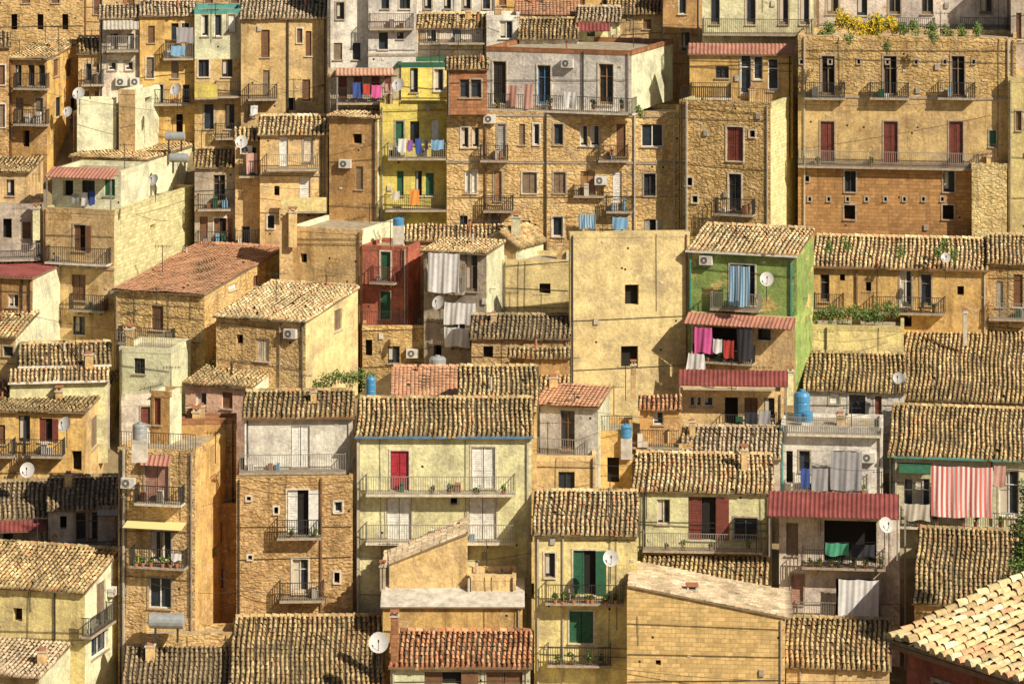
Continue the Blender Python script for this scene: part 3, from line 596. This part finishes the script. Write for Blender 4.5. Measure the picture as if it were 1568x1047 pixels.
h('tile_roof_house',800,870,None,600,640,'shed','tan',[],rp=558,y=196.5,rm='t1')
h('plaster_house',910,968,None,660,780,'flat','oc',[(930,700,948,740,'h')],y=190,D=4,rail='iron')
h('brick_house',980,1042,None,624,690,'shed','brown',[(1000,630,1016,650,'gw')],rp=606,rm='t3',y=193)
h('plaster_house',944,1060,None,680,740,'flat','tan',[],y=191.5,D=3,b=[(946,1040,684,{'out':.3})])
h('tile_roof_house',1045,1195,None,700,740,'shed','dwhite',[(1160,690,1175,720,'gk')],rp=655,rm='t5',y=190.5)
h('plaster_house',970,1182,None,752,905,'shed','cream',[(1006,764,1026,802,'gc'),(1054,760,1096,826,'sr'),(1124,792,1160,826,'gu')],rp=696,rm='t2',y=186.5,b=[(984,1168,842,{'out':.9,'rail':'ironl'})],id='d9',pipes=[(1176,'copper')])
h('dark_roof_house',984,1174,None,912,960,'shed','tan',[],rp=852,rm='t1',y=182.5)
h('yellow_house',818,976,None,816,1060,'shed','pyel',[(834,846,850,884,'gn'),(878,842,912,910,'sg'),(872,935,908,984,'sg')],rp=752,rm='t2',b=[(835,955,923,{'out':.9}),(838,936,1018,{'out':1.,'slab':'slab'})],y=177.5,trim='slabl',id='yh2',pipes=[(824,'pvc')])
h('canopy_house',1193,1378,None,786,960,'flat','dwhite',[(1262,796,1342,860,'h'),(1212,880,1230,925,'sp'),(1280,885,1345,950,'h'),(1204,800,1222,850,'sn')],y=184,D=4.5,b=[(1228,1356,868,{'out':1.}),(1220,1350,948,{'out':.7,'rail':'ironl'})],can=[(1178,1376,752,790,'m_dred',2.)],id='can',pipes=[(1386,'ironl')])
h('tile_roof_house',352,586,None,1060,1100,'gable','tan',[],rp=938,rm='t1',y=173,id='bb')
h('tile_roof_house',596,716,None,862,915,'shr','tan',[],rp=815,rm='t5',y=178.5,D=3)
h('plaster_house',586,800,None,925,985,'shed','oc',[],rp=884,rm='concrete',y=177)
h('plaster_house',716,790,None,880,960,'flat','tan',[],y=178.2,D=2)
h('orange_tile_house',598,812,None,1018,1080,'shed','cream_and_lit',[(650,1028,706,1047,'sb'),(745,1028,800,1047,'sb')],rp=966,rm='t3',y=173,gut='copper',id='oth')
h('stone_house',960,1202,None,944,1080,'shl','blk',[(1004,1010,1012,1018,'h')],rp=900,rm='t5',y=174.5,D=5)
h('stone_shed',1002,1080,None,925,960,'flat','st1',[],y=176.5,D=2)
h('tile_roof_house',1204,1362,None,1022,1080,'shed','tan',[],rp=948,rm='t1',y=175.5)
h('tile_roof_house',1400,1640,None,930,1000,'gable','brown',[],rp=812,rm='t1',y=176,ov=.3)
h('plaster_house',-60,130,182,905,1070,'shed','pyel',[(20,930,34,950,'h')],rp=842,rm='t1',rot=22,sw='cream_and_lit',so=[(148,890,162,950,'sn'),(140,965,165,1010,'gw')],b=[(140,178,975,{'side':True,'out':.6})],y=176.8,id='bl')
h('plaster_house',-60,60,108,1035,1090,'shed','tan',[],rp=985,rm='t5',rot=24,sw='cream_and_lit',y=173)
h('dark_roof_house',190,352,None,1060,1100,'shed','tan',[],rp=985,rm='t4',y=174)
h('stone_wall_house',218,362,None,968,1060,'flat','mix',[(250,990,262,1005,'h')],y=178,D=2)
h('stone_house',300,365,None,770,960,'flat','brown',[(330,800,340,830,'h'),(330,870,342,900,'sb')],y=184,D=5)
def fg():
    par=bpy.data.objects.new('foreground_tile_house',None); S.collection.objects.link(par)
    y=80
    A=Vector(((1366-CX)*y/F,y,H-(977-HZ)*y/F))
    u=Vector((.57,-.82,0)).normalized(); d=Vector((.82,.57,0)).normalized(); pt=math.radians(11.)
    sv=(d*math.cos(pt)+Vector((0,0,1))*math.sin(pt))
    mr=MB(); patch(mr,A,u,sv,8.,5.5,'t2',side=.1,front=.1,pitch=.31)
    mr.obj('roof',par)
    mw=MB(); f=Fr(A.x+u.x*.25+d.x*.25,A.y+u.y*.25+d.y*.25,(u.x,u.y),(-d.x,-d.y)); wall(mw,f,0,7.6,14,A.z-.05,[(1,A.z-2.6,2.2,A.z-.8,'sb'),(4,A.z-2.6,5.2,A.z-.8,'sb')],'red')
    f2=Fr(f.ox+d.x*5,f.oy+d.y*5,(-d.x,-d.y),(-u.x,-u.y)); wall(mw,f2,0,5.,14,A.z-.05,[],'red')
    mw.poly([f2.pt(0,A.z-.05,0),f2.pt(5,A.z-.05,0),f2.pt(0,A.z+.85,0)],'red')
    fbox(mw,f,-.3,7.8,A.z-.24,A.z-.12,.1,.3,'copper')
    mw.obj('walls',par)
fg()
# ---------------------------------------------------------------- fixtures
def PW(px,py,y): return Vector(((px-CX)*y/F,y,H-(py-HZ)*y/F))
def dish(px,py,y,r=.42,ang=None,mat='dish'):
    mb=MB(); c=PW(px,py,y); a=math.radians(random.uniform(-35,25) if ang is None else ang)
    d=Vector((math.sin(a)*.85,-math.cos(a)*.85,.45)).normalized(); u=d.cross(Vector((0,0,1))).normalized(); w=u.cross(d)
    rings=4; seg=18; P=lambda k,i:c+(u*math.cos(2*math.pi*i/seg)+w*math.sin(2*math.pi*i/seg)*1.08)*r*k/rings+d*(.25*r*(k/rings)**2)
    for k in range(rings):
        for i in range(seg): mb.poly([P(k,i),P(k,i+1),P(k+1,i+1),P(k+1,i)],mat,None,True)
    rod(mb,c-w*r*.9,c+d*r*.95-w*.1,.015,'iron'); mb_c=c+d*r*.95
    rod(mb,mb_c-Vector((0,0,.08)),mb_c+Vector((0,0,.06)),.04,'iron',8)
    rod(mb,c-d*.03,c-d*.15-Vector((0,0,.1)),.03,'iron'); rod(mb,c-d*.15-Vector((0,0,.05)),c-d*.15-Vector((0,0,1.3)),.025,'iron')
    mb.obj('satellite_dish')
def tank(px,py,y,r=.45,hh=1.1,mat='tankb'):
    mb=MB(); c=PW(px,py,y); z=c.z
    prof=[(.95,0),(1,.05),(1,.28),(.95,.31),(1,.34),(1,.60),(.95,.63),(1,.66),(1,.84),(.8,.93),(.35,.97)]
    for i in range(len(prof)-1):
        cyl(mb,(c.x,c.y),r*prof[i][0],z+hh*prof[i][1],z+hh*prof[i+1][1],mat,18,r*prof[i+1][0],cap=(i==len(prof)-2))
    cyl(mb,(c.x,c.y),r*.3,z+hh*.97,z+hh*1.03,mat,12); fbox(mb,Fr(c.x-r,c.y,(1,0),(0,-1)),0,2*r,z-1.2,z-.0,-r,r,'concrete')
    mb.obj('water_tank')
def htank(px,py,y,L=1.4,r=.3,mat='tankg'):
    mb=MB(); c=PW(px,py,y); a=Vector((L/2,-.1,0)); seg=16
    for (p,q,r0,r1) in [(-1,-.92,.5,1),(-.92,.92,1,1),(.92,1,1,.5)]:
        for i in range(seg):
            f0=2*math.pi*i/seg; f1=2*math.pi*(i+1)/seg; g=lambda t,rr,f:c+a*t+Vector((0,math.cos(f)*r*rr,math.sin(f)*r*rr))
            mb.poly([g(p,r0,f0),g(q,r1,f0),g(q,r1,f1),g(p,r0,f1)],mat,None,True)
    for t in (-1,1): mb.poly([c+a*t+Vector((0,math.cos(2*math.pi*i/seg)*r*.5,math.sin(2*math.pi*i/seg)*r*.5)) for i in range(seg)],mat)
    for t in (-.6,.6): fbox(mb,Fr(c.x+a.x*t,c.y,(1,0),(0,-1)),-.04,.04,c.z-r-.7,c.z-r*.8,-.2,.2,'iron')
    mb.obj('water_tank')
def cloth(mb,fr,x0,y0,x1,y1,mat,w=.95,flare=.0):
    u0,z1=fr.at(x0,y0,w); u1,_=fr.at(x1,y0,w); _,z0=fr.at(x0,y1,w)
    nu=max(6,int(abs(u1-u0)/.07)); nv=7; ph=random.uniform(0,6); fq=random.uniform(5,8)
    def P(i,j):
        t=i/nu; s=j/nv; u=u0+(u1-u0)*t; z=z1+(z0-z1)*s
        u+=(t-.5)*flare*s+.03*math.sin(s*4+ph)*s; z+=(-.05*math.sin(math.pi*((t*2)%1)) if s==0 else 0)+.05*s*math.sin(t*7+ph)
        return fr.pt(u,z,w+.05*math.sin(u*fq+ph+s*1.2)*(.2+s)+.015*math.sin(u*19+ph+2*s))
    for i in range(nu):
        for j in range(nv):
            mb.poly([P(i,j+1),P(i+1,j+1),P(i+1,j),P(i,j)],mat,[((u0+(u1-u0)*a/nu),0) for a in(i,i+1,i+1,i)],True)
def laundry(fr,items,w=.95,line=True):
    mb=MB()
    for it in items:
        cloth(mb,fr,*it[:5],w=w,flare=it[5] if len(it)>5 else 0)
    if line:
        x0=min(i[0] for i in items); x1=max(i[2] for i in items); y0=min(i[1] for i in items)
        rod(mb,fr.P(x0-6,y0,w),fr.P(x1+6,y0,w),.008,'iron')
    mb.obj('laundry')
def leaves(mb,c,rx,ry,rz,n,mat,size=.09):
    for i in range(n):
        while True:
            v=Vector((random.uniform(-1,1),random.uniform(-1,1),random.uniform(-1,1)))
            if v.length<1: break
        p=Vector((c[0]+v.x*rx,c[1]+v.y*ry,c[2]+v.z*rz)); a=Vector((random.gauss(0,1),random.gauss(0,1),random.gauss(0,1))).normalized(); b=a.orthogonal().normalized(); s=size*random.uniform(.5,1.3)
        mm=mat if isinstance(mat,str) else random.choice(mat)
        mb.poly([p-a*s,p+b*s*.5,p+a*s,p-b*s*.5],mm)
def plant(px,py,y,r=.3,n=90,mat='leaf',pot=True,tall=1.2,name='potted_plant'):
    mb=MB(); c=PW(px,py,y)
    if pot: cyl(mb,(c.x,c.y),.1,c.z-r*tall-.2,c.z-r*tall+.05,'terra',10,.15)
    for k in range(5):
        q=(c.x+random.uniform(-.5,.5)*r,c.y+random.uniform(-.3,.3)*r,c.z+random.uniform(-.5,.6)*r*tall)
        leaves(mb,q,r*.6,r*.5,r*.6*tall,n//5,mat)
        rod(mb,(c.x,c.y,c.z-r*tall),q,.01,'bark',4)
    mb.obj(name)
def antenna3(c,hh=2.):
    mb=MB(); rod(mb,c-Vector((0,0,hh)),c,.026,'iron'); 
    for k in range(6):
        z=c.z-.1; dx=-.45+k*.18; L=.32-.03*k
        rod(mb,(c.x+dx,c.y-L*.8,z),(c.x+dx,c.y+L*.8,z),.012,'iron',4)
        rod(mb,(c.x+dx,c.y,z-L*.4),(c.x+dx,c.y,z+L*.4),.012,'iron',4)
    rod(mb,(c.x-.55,c.y,c.z-.1),(c.x+.6,c.y,c.z-.1),.016,'iron',4)
    mb.obj('tv_antenna')
def antenna(px,py,y,hh=2.): antenna3(PW(px,py,y),hh)
def chimney(px,py,y,w=.5,hh=1.2,mat='tan'):
    mb=MB(); c=PW(px,py,y); f=Fr(c.x-w/2,c.y,(1,0),(0,-1))
    fbox(mb,f,0,w,c.z-hh-1.,c.z,-w,0,mat); fbox(mb,f,-.06,w+.06,c.z,c.z+.08,-w-.06,.06,'concrete')
    for k in (.02,w-.12): fbox(mb,f,k,k+.1,c.z+.08,c.z+.26,-w+.02,-.02,mat)
    fbox(mb,f,-.04,w+.04,c.z+.26,c.z+.33,-w-.04,.04,'terra'); mb.obj('chimney')
def cable(p,q,sag=.4,r=.014):
    mb=MB(); pr=None
    for i in range(13):
        t=i/12; x=p.lerp(q,t)-Vector((0,0,4*sag*t*(1-t)))
        if pr is not None: rod(mb,pr,x,r,'iron',4)
        pr=x
    mb.obj('overhead_cable')
for a in [(610,131,213.5),(270,138,218),(121,144,219),(104,172,216,.34),(370,218,216),(672,464,203.3),(1174,428,198.),(1356,804,181.8),(935,855,175.8),(580,984,171.5,.52),(100,650,190.5),(42,720,188),(236,276,205.5,.34),(1376,579,195.5,.34),(1448,395,204,.3)]:
    dish(*a[:3],*(a[3:] if len(a)>3 else ()))
ac(HL['pent']['fr'],870,97); ac(HL['big']['fr'],750,182); ac(HL['big']['fr'],920,276); ac(HL['grh']['fr'],1082,398); ac(HL['a5']['fr'],186,125); ac(HL['a5']['fr'],208,125); ac(HL['b4']['fr'],377,229); ac(HL['bl']['fs'],168,905,sc=.8)
tank(1228,646,196.,.5,1.9); tank(670,572,200,.52,1.1,'tankg'); tank(1236,645,194.5,.35,.6); tank(959,670,190,.33,.8); tank(610,345,208.5,.35,.5); tank(214,672,178,.4,.9,'tankg'); tank(568,606,196,.3,1.2)
htank(268,209,218.); htank(274,242,215,1.3); htank(255,950,176.5,2.,.42); htank(1376,580,196.3,.8,.3)
laundry(HL['a11']['fr'],[(540,126,552,150,'cl_b'),(556,128,566,145,'cl_r'),(569,130,584,150,'cl_p'),(590,128,600,148,'cl_s')],1.)
laundry(HL['yel']['fr'],[(610,212,622,234,'cl_w'),(624,214,632,232,'cl_v'),(636,212,646,236,'cl_b'),(650,214,656,230,'cl_k'),(660,214,680,230,'cl_lb')],1.15)
laundry(HL['yel']['fr'],[(628,290,642,314,'cl_o'),(600,292,612,306,'cl_t')],1.15)
laundry(HL['thr']['fr'],[(1064,500,1090,540,'cl_p',.1),(1092,518,1106,540,'cl_w'),(1108,520,1124,548,'cl_r'),(1128,500,1152,550,'cl_k'),(1054,540,1078,572,'cl_w',.3)],.95)
laundry(HL['grh']['fr'],[(1116,406,1148,468,'cl_bw')],.9)
laundry(HL['ggh']['fr'],[(655,386,704,447,'cl_w'),(681,462,728,496,'cl_w',.2),(680,500,718,530,'cl_w')],.7)
laundry(HL['crt']['fr'],[(1272,690,1320,750,'cl_gr'),(1243,716,1268,752,'cl_gr'),(1226,716,1240,746,'cl_b')],.85)
laundry(HL['can']['fr'],[(1284,886,1346,948,'cl_w')],.75); laundry(HL['can']['fr'],[(1264,830,1300,850,'cl_g'),(1304,832,1340,852,'cl_k')],1.05)
laundry(HL['lau']['fr'],[(1426,712,1520,790,'cl_rw'),(1522,712,1540,745,'cl_s'),(1384,770,1424,796,'cl_t')],1.05)
laundry(HL['tsh']['fr'],[(124,294,134,316,'cl_w'),(136,292,146,314,'cl_b'),(110,296,120,312,'cl_gr')],.6)
laundry(HL['b4']['fr'],[(377,234,394,266,'cl_s')],.8); laundry(HL['a6']['fr'],[(270,42,296,66,'cl_gr'),(262,70,284,86,'cl_lb')],.9)
laundry(HL['pent']['fr'],[(778,130,792,164,'cl_s'),(802,128,816,166,'cl_s'),(864,140,884,166,'cl_w')],1.2)
laundry(HL['big']['fr'],[(886,328,912,350,'cl_bw'),(938,332,962,352,'cl_lb')],.75)
laundry(HL['lct']['fr'],[(1140,630,1160,654,'cl_k'),(1162,628,1180,650,'cl_gr')],1.05)
laundry(HL['twr']['fr'],[(262,846,278,858,'cl_w')],.85); laundry(HL['a8']['fr'],[(384,160,395,176,'cl_w')],.5)
for q in [(1300,36),(1318,42),(1336,46),(1350,38),(1290,28),(1340,32),(1366,40)]: plant(*q,213.5,r=.62,n=560,mat=['leafy','leafy','leafl'],pot=False,name='flowering_shrub')
for q in [(1385,46),(1402,44),(1425,46),(1450,48),(1475,50),(1500,48),(1270,48),(1258,52)]: plant(*q,213.,r=.5,n=280,mat=['leaf','leafl'],pot=False,name='terrace_shrub')
for q in [(1358,75,209.5),(1300,58,210),(1430,60,210),(1155,172,211),(1075,160,213),(980,172,211),(1272,378,205.6),(1378,385,205),(1440,388,205.),(1448,376,206),(1462,392,205),(1296,372,206)]: plant(*q,r=.4,n=140,mat=['leaf','leafl'],pot=False,name='wall_plant')
for i in range(16): plant(1250+i*8+random.uniform(-3,3),480+random.uniform(-6,10),203.6,r=.45,n=120,mat=['leaf','leafl'],pot=False,name='garden_shrub')
for i in range(10): plant(486+i*9,580+random.uniform(-8,8),199.,r=.45,n=110,mat=['leaf','leafl'],pot=False,name='garden_shrub')
def potrow(id,x0,x1,py,n,w=.7,mat=['leaf','leafl'],r=.2):
    f=HL[id]['fr']
    for i in range(n):
        px=x0+(x1-x0)*(i+random.uniform(.2,.8))/n; p=f.P(px,py-r*24,w); plant(px,py-r*24,p[1],r=r*random.uniform(.7,1.3),n=60,mat=mat)
potrow('can',1232,1352,864,7,.8); potrow('twr',200,280,862,6,.7); potrow('yh2',840,950,918,7,.8); potrow('lon',1340,1445,472,4,.6); potrow('cap',640,780,752,4,.7); potrow('man',1225,1500,250,3,.3); potrow('pent',745,960,162,6,1.); potrow('lau',1390,1540,800,5,.8); potrow('d9',990,1160,838,4,.7); potrow('sth',426,490,820,2,.7); potrow('thr',1062,1150,548,3,.7); potrow('crt',1216,1330,750,3,.7);potrow('yh2',842,930,1012,4,.8,r=.26)
for q in [(590,70,221),(970,30,219),(1052,70,215),(450,120,216),(202,240,214),(240,440,203),(880,600,190),(958,560,196),(1010,690,189),(745,440,205),(430,560,199),(60,540,199),(330,660,180),(594,830,178),(1350,720,190),(1086,655,192),(990,740,186),(940,590,196),(1490,80,214),(860,330,212),(700,340,208),(500,420,206),(262,560,198),(1170,560,199),(90,40,222),(140,45,222.5),(205,5,224),(330,5,222),(60,235,213),(30,60,221)]: antenna(*q,hh=random.uniform(1.6,2.6))
rr=random.Random(21)
for r in ALLH:
    if r['W']<2: continue
    for k in range(rr.choice([0,1,2,2,3])):
        u=rr.uniform(.4,r['W']-.4); D=r['D']; t=rr.uniform(.25,.9)
        if r['roof']=='flat': z=r['zt']-.3
        elif r['roof']=='shed': z=r['zt']+r['rise']*t
        elif r['roof']=='gable': t*=.5; z=r['zt']+r['rise']*t*2
        else: continue
        p=Vector(r['fr'].pt(u,z,-D*t)); q=rr.random()
        if q<.45: antenna3(p+Vector((0,0,rr.uniform(1.2,2.2))),2.3)
        elif q<.8:
            mb=MB(); hh=rr.uniform(.4,.9); cyl(mb,(p.x,p.y),.07,p.z-.2,p.z+hh,rr.choice(['pvc','iron','terra']),8); cyl(mb,(p.x,p.y),.13,p.z+hh,p.z+hh+.1,'iron',8,.02); mb.obj('flue_pipe')
        else:
            w=rr.uniform(.3,.5); mb=MB(); f=Fr(p.x-w/2,p.y,(1,0),(0,-1)); hh=rr.uniform(.5,.9)
            fbox(mb,f,0,w,p.z-.4,p.z+hh,-w,0,'tan'); fbox(mb,f,-.05,w+.05,p.z+hh,p.z+hh+.07,-w-.05,.05,'concrete'); fbox(mb,f,.06,w-.06,p.z+hh+.07,p.z+hh+.2,-w+.06,-.06,'terra'); mb.obj('chimney')
for q in [(448,326,209),(198,505,200,.5,1.2),(790,334,210,.6,1.2,'cream'),(1060,905,176,.6,1.,'concrete'),(610,590,201,.35,1.),(940,420,206,.3,.8),(604,945,173,.4,1.6,'brick'),(970,560,196,.3,1.),(55,320,208,.4,1,'cream'),(300,632,185,.4,.8),(734,590,192,.4,.8),(1210,570,198,.4,1,'cream'),(1478,480,203,.25,1,'pvc'),(586,868,178.3,.3,.8,'conc2'),(90,600,196.5,.4,.8),(500,440,207.5,.4,.8,'cream'),(1140,690,188.5,.35,.7)]: chimney(*q)
for a,b in [((0,470,203),(330,505,200)),((684,245,212.4),(1040,262,212.2)),((1222,160,209.8),(1550,150,209.6)),((362,728,180.7),(546,735,180.7)),((500,180,213),(690,170,213)),((60,140,218),(300,175,218)),((546,850,181),(814,846,181)),((640,560,197),(870,600,196)),((180,870,178.5),(362,905,180)),((812,740,187.5),(980,760,185.5)),((1200,690,191.5),(1365,715,189.5)),((860,1010,175.5),(1370,1040,173)),((975,960,176),(1210,935,181)),((1246,520,202),(1376,510,202)),((300,270,215),(500,290,215)),((700,300,212.5),(1040,290,212.5)),((380,120,216),(505,140,216)),((1050,180,210),(1180,190,210)),((330,880,181),(450,905,180.5)),((770,20,222),(1240,40,218)),((14,100,218.5),(214,60,221)),((214,150,221),(500,130,220)),((100,330,206),(300,300,214)),((866,620,187),(1040,640,190)),((1180,640,193),(1380,620,194)),((80,780,184),(362,760,180)),((450,400,204),(560,420,206)),((870,700,186),(1046,690,188))]:
    cable(PW(*a),PW(*b),random.uniform(.2,.7))
def tree():
    par=bpy.data.objects.new('cypress_tree',None); S.collection.objects.link(par)
    mb=MB(); c=PW(1580,905,172); pts=[Vector((c.x,c.y,2)),Vector((c.x+.2,c.y,6)),Vector((c.x-.1,c.y,c.z+1)),Vector((c.x,c.y,c.z+5))]
    for i,(r) in enumerate([.32,.24,.15]): rod(mb,pts[i],pts[i+1],r,'bark',8)
    ml=MB()
    for k in range(60):
        z=c.z-1.2+random.uniform(0,7.); rr=1.75*(1-(z-c.z+1.2)/9.5); a=random.uniform(0,6.28); q=Vector((c.x+math.cos(a)*rr*random.uniform(.3,1),c.y+math.sin(a)*rr*random.uniform(.3,1),z))
        rod(mb,Vector((c.x,c.y,z-.4)),q,.03,'bark',4); leaves(ml,q,.5,.5,.45,150,['leaf','leaf','leafl'],.09)
    mb.obj('trunk',par); ml.obj('crown',par)
tree()
# ---------------------------------------------------------------- terrain
def terr(y):
    if y>=165:
        py=(228-min(y,245))/.0506; z=H-(py-HZ)*min(y,245)/F-5.5
        return z+ (min(y,420)-245)*.25 if y>245 else z
    z165=H-((228-165)/.0506-HZ)*165/F-5.5
    if y>130: return z165
    if y>0: return z165+(1-(y/130))*(H-4-z165)
    return H-4+min(20,(-y)*.02)
mg=MB(); ys=[-1500,-600,-200,-60,0,20,40,60,80,100,115,130,140,150,160]+list(range(165,250,3))+[260,300,350,420,600,900,1500,2500]
xs=[-2500,-900,-300,-120,-60]+list(range(-50,51,4))+[60,120,300,900,2500]
gz={}
for i,x in enumerate(xs):
    for j,y in enumerate(ys):
        dip=4.8 if (-27<x<-9 and 205<y<222) else 0
        gz[i,j]=(x,y,terr(y)-dip+random.uniform(-.25,.25))
for i in range(len(xs)-1):
    for j in range(len(ys)-1): mg.poly([gz[i,j],gz[i+1,j],gz[i+1,j+1],gz[i,j+1]],'ground',None,True)
g0=mg.obj('hillside_ground')
# ---------------------------------------------------------------- light & camera
sd=Vector((.58,-.55,.60)).normalized()
el=math.asin(sd.z); az=math.atan2(sd.x,sd.y)
L=bpy.data.lights.new('sun','SUN'); L.energy=5.; L.angle=math.radians(.5); L.color=(1.,.89,.72)
lo=bpy.data.objects.new('sun',L); S.collection.objects.link(lo); lo.rotation_euler=(-sd).to_track_quat('-Z','Y').to_euler()
w=bpy.data.worlds.new('World'); S.world=w; w.use_nodes=True; nt=w.node_tree; bg=nt.nodes['Background']
sk=nt.nodes.new('ShaderNodeTexSky'); sk.sky_type='NISHITA'; sk.sun_disc=False; sk.sun_elevation=el; sk.sun_rotation=az; sk.dust_density=2.
nt.links.new(sk.outputs[0],bg.inputs[0]); bg.inputs[1].default_value=.05
cam=bpy.data.cameras.new('camera'); co=bpy.data.objects.new('camera',cam); S.collection.objects.link(co)
cam.lens=F/1568*36; cam.sensor_width=36; cam.clip_start=1; cam.clip_end=5000
cam.shift_y=-(523.5-HZ)/1568
co.location=(0,0,H); co.rotation_euler=(math.radians(90),0,0); S.camera=co
S.view_settings.view_transform='Standard'; S.view_settings.look='None'; S.view_settings.exposure=0
